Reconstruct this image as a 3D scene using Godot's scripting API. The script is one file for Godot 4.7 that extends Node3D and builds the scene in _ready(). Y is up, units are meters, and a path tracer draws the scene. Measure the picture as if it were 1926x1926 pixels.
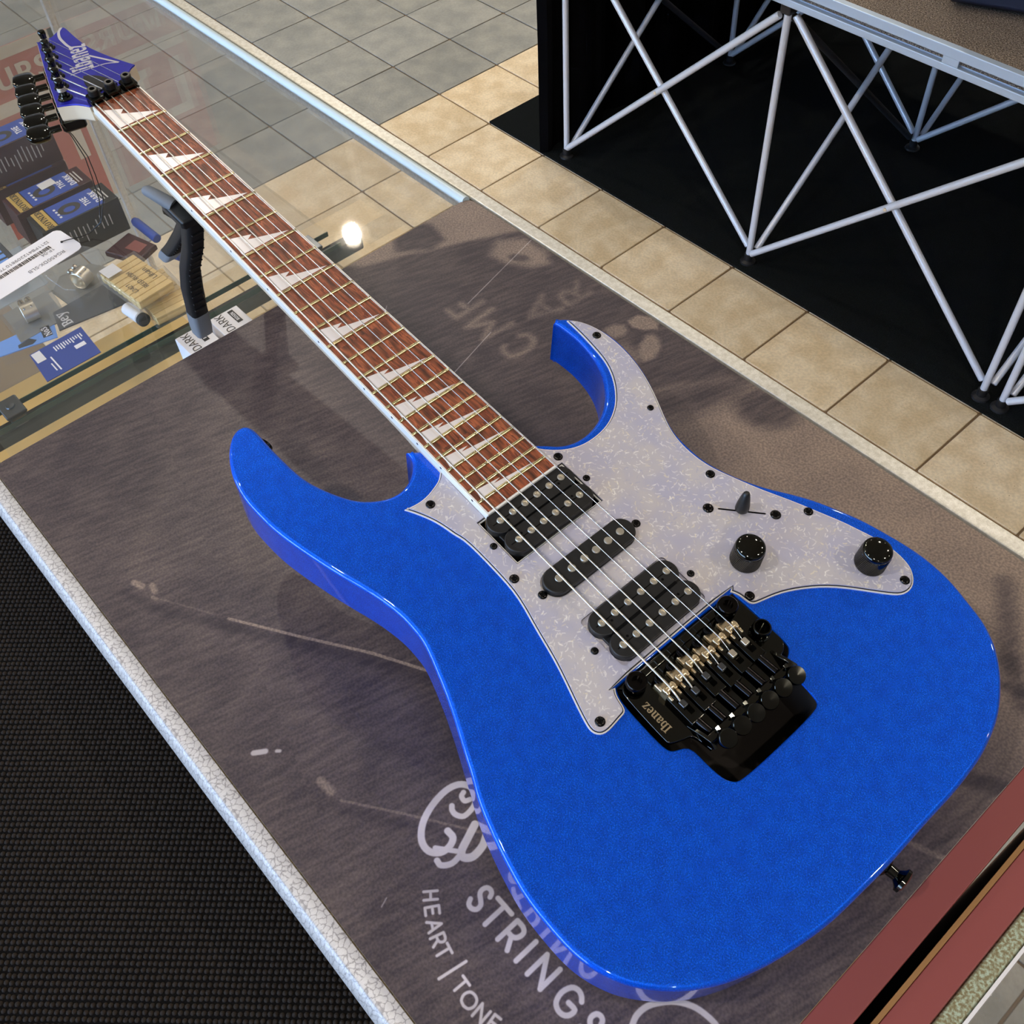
extends Node3D
# A blue electric guitar lying on a glass shop counter. World: metres, y up, the floor at y = 0; the counter runs along x.

# ------------------------------------------------------------------ mesh helpers
class MB:
	var v := PackedVector3Array()
	var n := PackedVector3Array()
	var t := PackedVector2Array()
	func tri(a: Vector3, b: Vector3, c: Vector3, na: Vector3, nb: Vector3, nc: Vector3, ta := Vector2.ZERO, tb := Vector2.ZERO, tc := Vector2.ZERO) -> void:
		if (c - a).cross(b - a).dot(na + nb + nc) >= 0.0:
			v.append(a); v.append(b); v.append(c)
			n.append(na); n.append(nb); n.append(nc)
			t.append(ta); t.append(tb); t.append(tc)
		else:
			v.append(a); v.append(c); v.append(b)
			n.append(na); n.append(nc); n.append(nb)
			t.append(ta); t.append(tc); t.append(tb)
	func quad(a: Vector3, b: Vector3, c: Vector3, d: Vector3, nn: Vector3, ta := Vector2(0, 0), tb := Vector2(1, 0), tc := Vector2(1, 1), td := Vector2(0, 1)) -> void:
		tri(a, b, c, nn, nn, nn, ta, tb, tc)
		tri(a, c, d, nn, nn, nn, ta, tc, td)
	func quadn(a: Vector3, b: Vector3, c: Vector3, d: Vector3, na: Vector3, nb: Vector3, nc: Vector3, nd: Vector3) -> void:
		tri(a, b, c, na, nb, nc)
		tri(a, c, d, na, nc, nd)
	func box(c: Vector3, s: Vector3, bevel := 0.0, B := Basis.IDENTITY) -> void:
		var h := s * 0.5
		var r := minf(bevel, minf(h.x, minf(h.y, h.z)) * 0.95)
		var ax := [Vector3(1, 0, 0), Vector3(0, 1, 0), Vector3(0, 0, 1)]
		for k in 3:
			var i := (k + 1) % 3
			var j := (k + 2) % 3
			for sg in [-1.0, 1.0]:
				var nn: Vector3 = B * (ax[k] * sg)
				var o: Vector3 = ax[k] * (sg * h[k])
				var u: Vector3 = ax[i] * (h[i] - r)
				var w: Vector3 = ax[j] * (h[j] - r)
				quad(c + B * (o - u - w), c + B * (o + u - w), c + B * (o + u + w), c + B * (o - u + w), nn)
		if r <= 0.0:
			return
		for k in 3:
			var i := (k + 1) % 3
			var j := (k + 2) % 3
			for si in [-1.0, 1.0]:
				for sj in [-1.0, 1.0]:
					var nn: Vector3 = (B * (ax[i] * si + ax[j] * sj)).normalized()
					var e: Vector3 = ax[k] * (h[k] - r)
					var p1: Vector3 = ax[i] * (si * h[i]) + ax[j] * (sj * (h[j] - r))
					var p2: Vector3 = ax[i] * (si * (h[i] - r)) + ax[j] * (sj * h[j])
					quadn(c + B * (p1 - e), c + B * (p1 + e), c + B * (p2 + e), c + B * (p2 - e), B * (ax[i] * si), B * (ax[i] * si), B * (ax[j] * sj), B * (ax[j] * sj))
		for sx in [-1.0, 1.0]:
			for sy in [-1.0, 1.0]:
				for sz in [-1.0, 1.0]:
					var q := Vector3(sx * h.x, sy * h.y, sz * h.z)
					tri(c + B * (q - Vector3(0, sy * r, sz * r)), c + B * (q - Vector3(sx * r, 0, sz * r)), c + B * (q - Vector3(sx * r, sy * r, 0)), B * Vector3(sx, 0, 0), B * Vector3(0, sy, 0), B * Vector3(0, 0, sz))
	func frame(d: Vector3) -> Basis:
		var y := d.normalized()
		var x := y.cross(Vector3(0, 0, 1) if absf(y.z) < 0.9 else Vector3(1, 0, 0)).normalized()
		return Basis(x, y, x.cross(y))
	# profile: Vector2(radius, height) from one end to the other along the axis d from o
	func lathe(o: Vector3, d: Vector3, prof: Array, k := 20) -> void:
		var B := frame(d)
		var m := prof.size()
		var sn := []
		for i in m - 1:
			var e: Vector2 = prof[i + 1] - prof[i]
			sn.append(Vector2(e.y, -e.x).normalized())
		for i in m - 1:
			var n0: Vector2 = sn[i]
			var n1: Vector2 = sn[i]
			if i > 0 and sn[i - 1].dot(sn[i]) > 0.75:
				n0 = (sn[i - 1] + sn[i]).normalized()
			if i < m - 2 and sn[i + 1].dot(sn[i]) > 0.75:
				n1 = (sn[i + 1] + sn[i]).normalized()
			for a in k:
				var a0 := TAU * a / k
				var a1 := TAU * (a + 1) / k
				var d0 := B.x * cos(a0) + B.z * sin(a0)
				var d1 := B.x * cos(a1) + B.z * sin(a1)
				var p00: Vector3 = o + d0 * prof[i].x + B.y * prof[i].y
				var p01: Vector3 = o + d1 * prof[i].x + B.y * prof[i].y
				var p10: Vector3 = o + d0 * prof[i + 1].x + B.y * prof[i + 1].y
				var p11: Vector3 = o + d1 * prof[i + 1].x + B.y * prof[i + 1].y
				if prof[i].x > 0.0:
					tri(p00, p01, p11, d0 * n0.x + B.y * n0.y, d1 * n0.x + B.y * n0.y, d1 * n1.x + B.y * n1.y)
				if prof[i + 1].x > 0.0:
					tri(p00, p11, p10, d0 * n0.x + B.y * n0.y, d1 * n1.x + B.y * n1.y, d0 * n1.x + B.y * n1.y)
	func cyl(p0: Vector3, p1: Vector3, r: float, k := 14, r1 := -1.0) -> void:
		var h := (p1 - p0).length()
		var q := r if r1 < 0.0 else r1
		var c := minf(minf(r, q) * 0.18, h * 0.3)
		lathe(p0, p1 - p0, [Vector2(0, 0), Vector2(r - c, 0), Vector2(r, c), Vector2(q, h - c), Vector2(q - c, h), Vector2(0, h)], k)
	# a bolt with a hexagon socket in its head, head up along d
	func bolt(o: Vector3, d: Vector3, r: float, h: float) -> void:
		lathe(o, d, [Vector2(r, 0), Vector2(r, h - r * 0.15), Vector2(r * 0.85, h), Vector2(r * 0.52, h), Vector2(r * 0.5, h * 0.45), Vector2(0, h * 0.45)], 18)
	func tube(pts: Array, r: float, k := 10, r_end := -1.0) -> void:
		var m := pts.size()
		var up := Vector3(0, 1, 0)
		var rings := []
		var nor := []
		for i in m:
			var d: Vector3 = (pts[mini(i + 1, m - 1)] - pts[maxi(i - 1, 0)]).normalized()
			if absf(d.dot(up)) > 0.95:
				up = Vector3(1, 0, 0) if absf(d.x) < 0.9 else Vector3(0, 0, 1)
			var x := d.cross(up).normalized()
			up = x.cross(d).normalized()
			var rr := r if r_end < 0.0 else lerpf(r, r_end, float(i) / (m - 1))
			var ring := []
			var nn := []
			for a in k:
				var q := x * cos(TAU * a / k) + up * sin(TAU * a / k)
				ring.append(pts[i] + q * rr)
				nn.append(q)
			rings.append(ring)
			nor.append(nn)
		for i in m - 1:
			for a in k:
				var b := (a + 1) % k
				quadn(rings[i][a], rings[i][b], rings[i + 1][b], rings[i + 1][a], nor[i][a], nor[i][b], nor[i + 1][b], nor[i + 1][a])
		for e in [0, m - 1]:
			var d: Vector3 = (pts[0] - pts[1]) if e == 0 else (pts[m - 1] - pts[m - 2])
			d = d.normalized()
			for a in k:
				tri(pts[e], rings[e][a], rings[e][(a + 1) % k], d, d, d)
	# outline in a plane raised between two heights; T maps (x, y, height) to space; edges rounded by r at the top and rb at the bottom
	func extrude(poly: PackedVector2Array, T: Transform3D, z0: float, z1: float, r := 0.0, rb := 0.0, holes := [], seg := 4, uvs := 1.0, top := true) -> void:
		var p := poly
		if Geometry2D.is_polygon_clockwise(p):
			p = p.duplicate(); p.reverse()
		var m := p.size()
		var en := PackedVector2Array()
		for i in m:
			var e := (p[(i + 1) % m] - p[i]).normalized()
			en.append(Vector2(e.y, -e.x))
		var mit := PackedVector2Array()
		for i in m:
			var a := en[(i + m - 1) % m]
			var b := en[i]
			var q := (a + b) / maxf(1.0 + a.dot(b), 0.35)
			mit.append(q)
		var lv := []  # inset, height, how far the normal points up
		if rb > 0.0:
			for i in seg + 1:
				var a := -PI / 2 + PI / 2 * i / seg
				lv.append(Vector3(rb * (1 - cos(a)), z0 + rb * (1 + sin(a)), a))
		else:
			lv.append(Vector3(0, z0, 0))
		if r > 0.0:
			for i in seg + 1:
				var a := PI / 2 * i / seg
				lv.append(Vector3(r * (1 - cos(a)), z1 - r * (1 - sin(a)), a))
		else:
			lv.append(Vector3(0, z1, 0))
		for l in lv.size() - 1:
			var A: Vector3 = lv[l]
			var C: Vector3 = lv[l + 1]
			for i in m:
				var j := (i + 1) % m
				var n0 := en[i]
				var n1 := en[i]
				if en[(i + m - 1) % m].dot(en[i]) > 0.7:
					n0 = (en[(i + m - 1) % m] + en[i]).normalized()
				if en[j].dot(en[i]) > 0.7:
					n1 = (en[j] + en[i]).normalized()
				var a := p[i] - mit[i] * A.x
				var b := p[j] - mit[j] * A.x
				var c := p[j] - mit[j] * C.x
				var d := p[i] - mit[i] * C.x
				var bs := T.basis.orthonormalized() if T.basis.determinant() > 0 else T.basis * (1.0 / T.basis.x.length())
				quadn(T * Vector3(a.x, a.y, A.y), T * Vector3(b.x, b.y, A.y), T * Vector3(c.x, c.y, C.y), T * Vector3(d.x, d.y, C.y), bs * Vector3(n0.x * cos(A.z), n0.y * cos(A.z), sin(A.z)), bs * Vector3(n1.x * cos(A.z), n1.y * cos(A.z), sin(A.z)), bs * Vector3(n1.x * cos(C.z), n1.y * cos(C.z), sin(C.z)), bs * Vector3(n0.x * cos(C.z), n0.y * cos(C.z), sin(C.z)))
		var up := (T.basis.z).normalized()
		for side in 2:
			if side == 1 and not top:
				continue
			var L: Vector3 = lv[0] if side == 0 else lv[lv.size() - 1]
			var q := PackedVector2Array()
			for i in m:
				q.append(p[i] - mit[i] * L.x)
			var pieces := [q]
			if not holes.is_empty():
				# cut along a line through the openings, so that every piece is a plain outline
				var mid := 0.0
				for w in holes[0]:
					mid += w.y / holes[0].size()
				pieces = []
				for half in [PackedVector2Array([Vector2(-5000, mid), Vector2(5000, mid), Vector2(5000, 5000), Vector2(-5000, 5000)]), PackedVector2Array([Vector2(-5000, -5000), Vector2(5000, -5000), Vector2(5000, mid), Vector2(-5000, mid)])]:
					var part: Array = Geometry2D.intersect_polygons(q, half)
					for h in (holes if side == 1 else []):
						var rest := []
						for w in part:
							rest.append_array(Geometry2D.clip_polygons(w, h))
						part = rest
					pieces.append_array(part)
			var nn := up if side == 1 else -up
			for w in pieces:
				var g: PackedVector2Array = w
				var ix := Geometry2D.triangulate_polygon(g)
				if ix.is_empty():
					ix = ears(g)
				for k in range(0, ix.size(), 3):
					var a := g[ix[k]]
					var b := g[ix[k + 1]]
					var c := g[ix[k + 2]]
					tri(T * Vector3(a.x, a.y, L.y), T * Vector3(b.x, b.y, L.y), T * Vector3(c.x, c.y, L.y), nn, nn, nn, a * uvs, b * uvs, c * uvs)
	# ear clipping that puts up with slits and slight self-touching
	func ears(q: PackedVector2Array) -> PackedInt32Array:
		var out := PackedInt32Array()
		var area := 0.0
		var lo := q[0]
		var hi := q[0]
		for i in q.size():
			area += q[i].cross(q[(i + 1) % q.size()])
			lo = lo.min(q[i]); hi = hi.max(q[i])
		var eps := (hi - lo).length_squared() * 1e-12
		var ix := []
		for i in q.size():
			ix.append(i)
		if area < 0.0:
			ix.reverse()
		var i := 0
		var misses := 0
		var level := 0
		while ix.size() > 3:
			var m := ix.size()
			i = i % m
			var ia: int = ix[(i + m - 1) % m]
			var ib: int = ix[i]
			var ic: int = ix[(i + 1) % m]
			var a := q[ia]
			var b := q[ib]
			var c := q[ic]
			var cr := (b - a).cross(c - b)
			var ok := cr > eps or (absf(cr) <= eps and level > 0) or level > 1
			if ok and absf(cr) > eps and level < 2:
				for k in ix:
					if k == ia or k == ib or k == ic:
						continue
					var p := q[k]
					if (b - a).cross(p - a) > eps and (c - b).cross(p - b) > eps and (a - c).cross(p - c) > eps:
						ok = false
						break
			if ok:
				if absf(cr) > eps:
					out.append(ia); out.append(ib); out.append(ic)
				ix.remove_at(i)
				misses = 0
				level = 0
				if i > 0:
					i += 1 if m % 2 == 0 else 0
			else:
				i += 1
				misses += 1
				if misses > m:
					level += 1
					misses = 0
		out.append(ix[0]); out.append(ix[1]); out.append(ix[2])
		return out
	# the rounded rim of an opening: from its wider edge on the face down to the wall
	func lip(wide: PackedVector2Array, wall: PackedVector2Array, T: Transform3D, z: float, r: float) -> void:
		var w := wide
		var p := wall
		if Geometry2D.is_polygon_clockwise(p):
			p = p.duplicate(); p.reverse()
		var m := p.size()
		var bs := T.basis * (1.0 / T.basis.x.length())
		for s in 4:
			var a0 := PI / 2 * s / 4
			var a1 := PI / 2 * (s + 1) / 4
			for i in m:
				var j := (i + 1) % m
				var q := []
				for e in [[i, a0], [j, a0], [j, a1], [i, a1]]:
					var k: int = e[0]
					var a: float = e[1]
					var c := w[k].lerp(p[k], sin(a))
					var d := (p[k] - w[k]).normalized()
					q.append([T * Vector3(c.x, c.y, z - r * (1 - cos(a))), bs * Vector3(d.x * sin(a), d.y * sin(a), cos(a))])
				quadn(q[0][0], q[1][0], q[2][0], q[3][0], q[0][1], q[1][1], q[2][1], q[3][1])
	# the inside of a recess: walls facing inward and a floor
	func recess(poly: PackedVector2Array, T: Transform3D, z0: float, z1: float) -> void:
		var p := poly
		if Geometry2D.is_polygon_clockwise(p):
			p = p.duplicate(); p.reverse()
		var m := p.size()
		var bs := T.basis * (1.0 / T.basis.x.length())
		for i in m:
			var j := (i + 1) % m
			var e := (p[j] - p[i]).normalized()
			var nn := bs * Vector3(-e.y, e.x, 0)
			quad(T * Vector3(p[i].x, p[i].y, z0), T * Vector3(p[j].x, p[j].y, z0), T * Vector3(p[j].x, p[j].y, z1), T * Vector3(p[i].x, p[i].y, z1), nn)
		var ix := ears(p)
		var up := bs.z
		for k in range(0, ix.size(), 3):
			tri(T * Vector3(p[ix[k]].x, p[ix[k]].y, z0), T * Vector3(p[ix[k + 1]].x, p[ix[k + 1]].y, z0), T * Vector3(p[ix[k + 2]].x, p[ix[k + 2]].y, z0), up, up, up)
	func mesh() -> ArrayMesh:
		var a := []
		a.resize(Mesh.ARRAY_MAX)
		a[Mesh.ARRAY_VERTEX] = v
		a[Mesh.ARRAY_NORMAL] = n
		a[Mesh.ARRAY_TEX_UV] = t
		var m := ArrayMesh.new()
		m.add_surface_from_arrays(Mesh.PRIMITIVE_TRIANGLES, a)
		return m

var names := {}
var M := {}
var rng := RandomNumberGenerator.new()
var sans: SystemFont
var sans_bold: SystemFont
var serif_bold: SystemFont

func put(parent: Node, called: String, what, m: Material) -> MeshInstance3D:
	var o := MeshInstance3D.new()
	o.name = called
	o.mesh = what.mesh() if what is MB else what
	o.material_override = m
	parent.add_child(o, true)
	return o

func numbered(called: String) -> String:
	if not names.has(called):
		names[called] = 0
		return called
	names[called] += 1
	return "%s_%03d" % [called, names[called]]

func tag(o: Node, label: String, category: String, group := "") -> void:
	o.set_meta("label", label)
	o.set_meta("category", category)
	if group:
		o.set_meta("group", group)

func thing(called: String, label: String, category: String, at := Vector3.ZERO, turn := 0.0, group := "") -> Node3D:
	var o := Node3D.new()
	o.name = numbered(called)
	add_child(o)
	o.position = at
	o.rotation.y = turn
	tag(o, label, category, group)
	return o

func structure(o: Node) -> Node:
	o.set_meta("kind", "structure")
	return o

func C(r: int, g: int, b: int, a := 255) -> Color:
	return Color8(r, g, b, a)

func mat(called: String, c: Color, rough := 0.5, metal := 0.0, spec := 0.5) -> StandardMaterial3D:
	var m := StandardMaterial3D.new()
	m.resource_name = called
	m.albedo_color = c
	m.roughness = rough
	m.metallic = metal
	m.metallic_specular = spec
	M[called] = m
	return m

func coat(m: StandardMaterial3D, amount := 1.0, rough := 0.04) -> StandardMaterial3D:
	m.clearcoat_enabled = true
	m.clearcoat = amount
	m.clearcoat_roughness = rough
	return m

func glass(called: String, c: Color, alpha: float) -> StandardMaterial3D:
	var m := mat(called, Color(c.r, c.g, c.b, alpha), 0.02)
	m.transparency = BaseMaterial3D.TRANSPARENCY_ALPHA
	return m

func noise_img(s: int, freq: float, size: int, oct := 3, kind := FastNoiseLite.TYPE_SIMPLEX_SMOOTH, stretch := 1) -> Image:
	var f := FastNoiseLite.new()
	f.seed = s
	f.noise_type = kind
	f.frequency = freq
	f.fractal_octaves = oct
	var im := f.get_seamless_image(size, size / stretch)
	if stretch > 1:
		im.resize(size, size, Image.INTERPOLATE_CUBIC)
	return im

# colour texture from two noises: from c0 to c1 by the first, darkened or lightened by the fine second
func tex2(a: Image, b: Image, c0: Color, c1: Color, fine: float, gain := 1.6, thresh := -1.0, c2 := Color.WHITE) -> ImageTexture:
	var w := a.get_width()
	var da := a.get_data()
	var db := b.get_data()
	var sa := da.size() / (w * w)
	var sb := db.size() / (w * w)
	var out := PackedByteArray()
	out.resize(w * w * 3)
	for i in w * w:
		var x := clampf((da[i * sa] / 255.0 - 0.5) * gain + 0.5, 0.0, 1.0)
		var f := 1.0 + (db[i * sb] / 255.0 - 0.5) * fine
		var c := c0.lerp(c1, x)
		if thresh >= 0.0 and db[i * sb] / 255.0 > thresh:
			c = c.lerp(c2, 0.7)
		out[i * 3] = int(clampf(c.r * f * 255.0, 0, 255))
		out[i * 3 + 1] = int(clampf(c.g * f * 255.0, 0, 255))
		out[i * 3 + 2] = int(clampf(c.b * f * 255.0, 0, 255))
	return ImageTexture.create_from_image(Image.create_from_data(w, w, false, Image.FORMAT_RGB8, out))

func tri_map(m: StandardMaterial3D, tex: Texture2D, scale: float, world := false) -> StandardMaterial3D:
	m.albedo_texture = tex
	m.albedo_color = Color.WHITE
	m.uv1_triplanar = true
	m.uv1_world_triplanar = world
	m.uv1_scale = Vector3.ONE * scale
	return m

func bump(m: StandardMaterial3D, im: Image, cm: float) -> StandardMaterial3D:
	m.heightmap_enabled = true
	m.heightmap_texture = ImageTexture.create_from_image(im)
	m.heightmap_scale = cm
	return m

func words(parent: Node, called: String, s: String, size: float, m: Material, at: Transform3D, font: Font, wide := 1.0, depth := 0.0002) -> MeshInstance3D:
	var t := TextMesh.new()
	t.text = s
	t.font = font
	t.font_size = 48
	t.pixel_size = size / 48.0
	t.depth = depth
	t.curve_step = 2.0
	var o := put(parent, called, t, m)
	o.transform = Transform3D(Basis(at.basis.x * wide, at.basis.y, at.basis.z), at.origin)
	return o

func smooth(src: Array, closed := true, sub := 4, sharp := 0.55) -> PackedVector2Array:
	var m := src.size()
	var pt := PackedVector2Array()
	for q in src:
		pt.append(Vector2(q[0], q[1]))
	var cut := []
	for i in m:
		var a := pt[(i + m - 1) % m]
		var b := pt[(i + 1) % m]
		cut.append((pt[i] - a).normalized().dot((b - pt[i]).normalized()) < sharp)
	var out := PackedVector2Array()
	for i in (m if closed else m - 1):
		var p1 := pt[i]
		var p2 := pt[(i + 1) % m]
		var p0 := pt[(i + m - 1) % m]
		var p3 := pt[(i + 2) % m]
		if cut[i] or (not closed and i == 0):
			p0 = p1 * 2 - p2
		if cut[(i + 1) % m] or (not closed and i == m - 2):
			p3 = p2 * 2 - p1
		for k in sub:
			var u := float(k) / sub
			out.append(0.5 * (2 * p1 + (p2 - p0) * u + (2 * p0 - 5 * p1 + 4 * p2 - p3) * u * u + (3 * p1 - p0 - 3 * p2 + p3) * u * u * u))
	if not closed:
		out.append(pt[m - 1])
	return out

# an evened outline: each point pulled a little to the middle of its neighbours
func eased(p: PackedVector2Array, rounds := 2, keep := 0.6) -> PackedVector2Array:
	var q := p
	for r in rounds:
		var o := PackedVector2Array()
		var m := q.size()
		for i in m:
			var a := q[(i + m - 1) % m]
			var b := q[(i + 1) % m]
			if (q[i] - a).normalized().dot((b - q[i]).normalized()) < keep:
				o.append(q[i])
			else:
				o.append(q[i] * 0.5 + (a + b) * 0.25)
		q = o
	return q

func rounded_rect(x0: float, y0: float, x1: float, y1: float, r: float, k := 4) -> PackedVector2Array:
	var o := PackedVector2Array()
	for q in [[x1 - r, y1 - r, 0], [x0 + r, y1 - r, 1], [x0 + r, y0 + r, 2], [x1 - r, y0 + r, 3]]:
		for i in k + 1:
			var a: float = PI / 2 * (q[2] + float(i) / k)
			o.append(Vector2(q[0] + r * cos(a), q[1] + r * sin(a)))
	return o

func inset(poly: PackedVector2Array, d: float) -> PackedVector2Array:
	var p := poly
	if Geometry2D.is_polygon_clockwise(p):
		p = p.duplicate(); p.reverse()
	var m := p.size()
	var o := PackedVector2Array()
	for i in m:
		var e0 := (p[i] - p[(i + m - 1) % m]).normalized()
		var e1 := (p[(i + 1) % m] - p[i]).normalized()
		var a := Vector2(e0.y, -e0.x)
		var b := Vector2(e1.y, -e1.x)
		o.append(p[i] - (a + b) / maxf(1.0 + a.dot(b), 0.5) * d)
	return o

func _ready() -> void:
	rng.seed = 7
	# ---------------- camera, sky, exposure
	var cam := Camera3D.new()
	cam.name = "camera"
	cam.transform = Transform3D(Basis(Vector3(0.663603, -0.050087, -0.746406), Vector3(-0.569559, 0.612815, -0.547499), Vector3(0.484832, 0.788637, 0.378125)).orthonormalized(), Vector3(0, 1.49167, 0))
	cam.fov = 53.1301
	cam.near = 0.02
	cam.far = 60.0
	add_child(cam)
	cam.current = true
	var we := WorldEnvironment.new()
	we.name = "surroundings"
	var env := Environment.new()
	var sky := Sky.new()
	var sm := ProceduralSkyMaterial.new()
	sm.sky_top_color = C(120, 170, 235)
	sm.sky_horizon_color = C(196, 220, 245)
	sm.ground_bottom_color = C(120, 128, 136)
	sm.ground_horizon_color = C(180, 196, 210)
	sm.sky_energy_multiplier = 2.6
	sm.ground_energy_multiplier = 1.6
	sky.sky_material = sm
	env.background_mode = Environment.BG_SKY
	env.sky = sky
	env.tonemap_mode = Environment.TONE_MAPPER_LINEAR
	env.tonemap_exposure = 1.38
	env.sdfgi_enabled = true
	env.ssao_enabled = true
	env.ssil_enabled = true
	we.environment = env
	add_child(we)
	sans = SystemFont.new()
	sans.font_names = PackedStringArray(["Droid Sans"])
	sans_bold = SystemFont.new()
	sans_bold.font_names = PackedStringArray(["Droid Sans"])
	sans_bold.font_weight = 700
	serif_bold = SystemFont.new()
	serif_bold.font_names = PackedStringArray(["Droid Serif"])
	serif_bold.font_weight = 700
	materials()
	room()
	floor_tiles()
	ceiling_lamps()
	counter()
	second_counter()
	stage()
	printed_mat()
	guitar()
	neck_rest()
	hang_tag()
	shelf_goods()
	floor_carpet()

func materials() -> void:
	mat("wall", C(205, 202, 196), 0.8)
	mat("ceiling", C(225, 224, 220), 0.85)
	mat("black", C(14, 14, 15), 0.45)
	mat("black_matte", C(12, 12, 13), 0.9, 0.0, 0.2)
	mat("cavity", C(26, 20, 16), 0.85)
	mat("black_plastic", C(22, 22, 23), 0.42)
	mat("rubber", C(30, 32, 36), 0.7)
	mat("rubber_grey", C(112, 116, 122), 0.6)
	mat("white_plastic", C(232, 232, 230), 0.3)
	mat("white_paper", C(236, 235, 240), 0.7)
	mat("sticker", C(226, 225, 226), 0.55)
	mat("ink", C(24, 22, 26), 0.7)
	mat("grey_ink", C(120, 118, 124), 0.7)
	mat("chrome", C(205, 200, 190), 0.14, 1.0)
	mat("nickel", C(240, 232, 214), 0.3, 0.9)
	mat("black_chrome", C(70, 70, 66), 0.08, 1.0)
	mat("black_screw", C(48, 46, 46), 0.2, 1.0)
	mat("fret_wire", C(206, 194, 150), 0.2, 1.0)
	mat("string_plain", C(224, 222, 218), 0.25, 1.0)
	mat("string_wound", C(214, 208, 198), 0.34, 1.0)
	mat("binding", C(236, 236, 234), 0.3)
	mat("inlay", C(228, 224, 226), 0.25)
	mat("maple", C(232, 214, 186), 0.35)
	coat(M.maple, 0.4, 0.15)
	mat("logo_silver", C(214, 212, 218), 0.35, 0.3)
	mat("gasket", C(16, 18, 20), 0.5)
	mat("maroon", C(138, 70, 68), 0.42)
	mat("maroon_wood", C(150, 108, 62), 0.7)
	mat("drape", C(8, 8, 10), 0.95, 0.0, 0.15)
	mat("dark_case", C(24, 30, 52), 0.6)
	mat("tube_white", C(196, 212, 218), 0.35)
	mat("channel", C(130, 160, 190), 0.35)
	mat("deck", C(206, 166, 92), 0.6)
	mat("bracket", C(120, 124, 128), 0.3, 1.0)
	mat("bar_dark", C(14, 16, 18), 0.35)
	mat("blue_print", C(44, 76, 164), 0.4)
	mat("blue_card", C(110, 156, 226), 0.5)
	mat("blue_leaf", C(36, 66, 150), 0.4)
	mat("gold_label", C(212, 178, 96), 0.35, 0.3)
	mat("carton", C(22, 22, 24), 0.3)
	mat("maroon_reflection_and_packet", C(58, 16, 24), 0.3)  # maroon reflection painted onto black cartons; also the red packet's own colour
	mat("carton_text", C(190, 188, 184), 0.6)
	mat("reed", C(224, 194, 128), 0.55)
	mat("reed_ink", C(60, 46, 26), 0.7)
	mat("red_poster", C(196, 92, 70), 0.6)
	mat("cream_print", C(226, 208, 180), 0.6)
	mat("card_dark", C(62, 66, 72), 0.4)
	mat("tray_grey", C(128, 128, 122), 0.5)
	mat("packet_red", C(128, 64, 58), 0.5)
	mat("bag_card", C(176, 190, 200), 0.5)
	mat("ring_dark", C(44, 40, 38), 0.5)
	mat("stand_plastic", C(20, 21, 24), 0.33)
	glass("pane", C(225, 240, 235), 0.012)
	glass("shelf_pane", C(170, 205, 190), 0.02)
	glass("clear_plastic", C(225, 232, 235), 0.06)
	mat("glass_edge", C(40, 74, 66), 0.12)
	# sparkle paint
	var fine := noise_img(3, 0.22, 512, 2)
	var coarse := noise_img(4, 0.02, 512, 3)
	var blue := mat("blue_paint", Color.WHITE, 0.42, 0.5, 0.2)
	tri_map(blue, tex2(coarse, fine, C(0, 82, 220), C(0, 92, 236), 0.5, 1.4, 0.80, C(50, 130, 250)), 9.0)
	coat(blue, 1.0, 0.03)
	var hb := mat("blue_head", Color.WHITE, 0.4, 0.3)
	tri_map(hb, tex2(coarse, fine, C(22, 24, 168), C(30, 30, 190), 0.35), 9.0)
	coat(hb, 1.0, 0.05)
	# rosewood
	var grain := noise_img(11, 0.012, 512, 4, FastNoiseLite.TYPE_SIMPLEX_SMOOTH, 1)
	var fibre := noise_img(12, 0.06, 512, 3)
	fibre.resize(4096, 512); fibre = fibre.get_region(Rect2i(0, 0, 512, 512))
	var rw := mat("rosewood", Color.WHITE, 0.5)
	rw.albedo_texture = tex2(grain, fibre, C(150, 84, 54), C(118, 60, 38), 1.1, 1.5, 0.74, C(64, 30, 20))
	# pearl
	M["pearl"] = mat("pearl", Color.WHITE, 0.22)
	M.pearl.albedo_texture = pearl_texture()
	coat(M.pearl, 0.6, 0.06)
	# aluminium
	var scr := noise_img(21, 0.05, 512, 4)
	tri_map(mat("aluminium", Color.WHITE, 0.36, 0.45), tex2(scr, fine, C(206, 203, 192), C(226, 224, 216), 0.12, 2.0), 6.0)
	var cn := FastNoiseLite.new()
	cn.seed = 23
	cn.noise_type = FastNoiseLite.TYPE_CELLULAR
	cn.cellular_return_type = FastNoiseLite.RETURN_DISTANCE2_SUB
	cn.frequency = 0.035
	cn.fractal_type = FastNoiseLite.FRACTAL_NONE
	cn.domain_warp_enabled = true
	cn.domain_warp_amplitude = 18.0
	var cells := cn.get_seamless_image(512, 512)
	for yy in 512:
		for xx in 512:
			var cv := clampf(cells.get_pixel(xx, yy).r * 7.0, 0.0, 1.0)
			cells.set_pixel(xx, yy, Color(cv, cv, cv))
	tri_map(mat("rail_worn", Color.WHITE, 0.42, 0.2), tex2(cells, fine, C(124, 120, 120), C(194, 191, 189), 0.10, 1.0), 14.0)
	tri_map(mat("rail_rust", Color.WHITE, 0.5, 0.3), tex2(noise_img(22, 0.03, 512, 5), fine, C(134, 124, 92), C(182, 198, 178), 0.4, 2.4), 26.0)
	mat("stage_tube", C(214, 216, 222), 0.36, 0.35)
	mat("stage_rail", C(186, 202, 220), 0.4, 0.4)
	# stone tiles: a few tones of each
	var veins := noise_img(31, 0.012, 512, 5)
	var pits := noise_img(32, 0.11, 512, 3)
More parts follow.
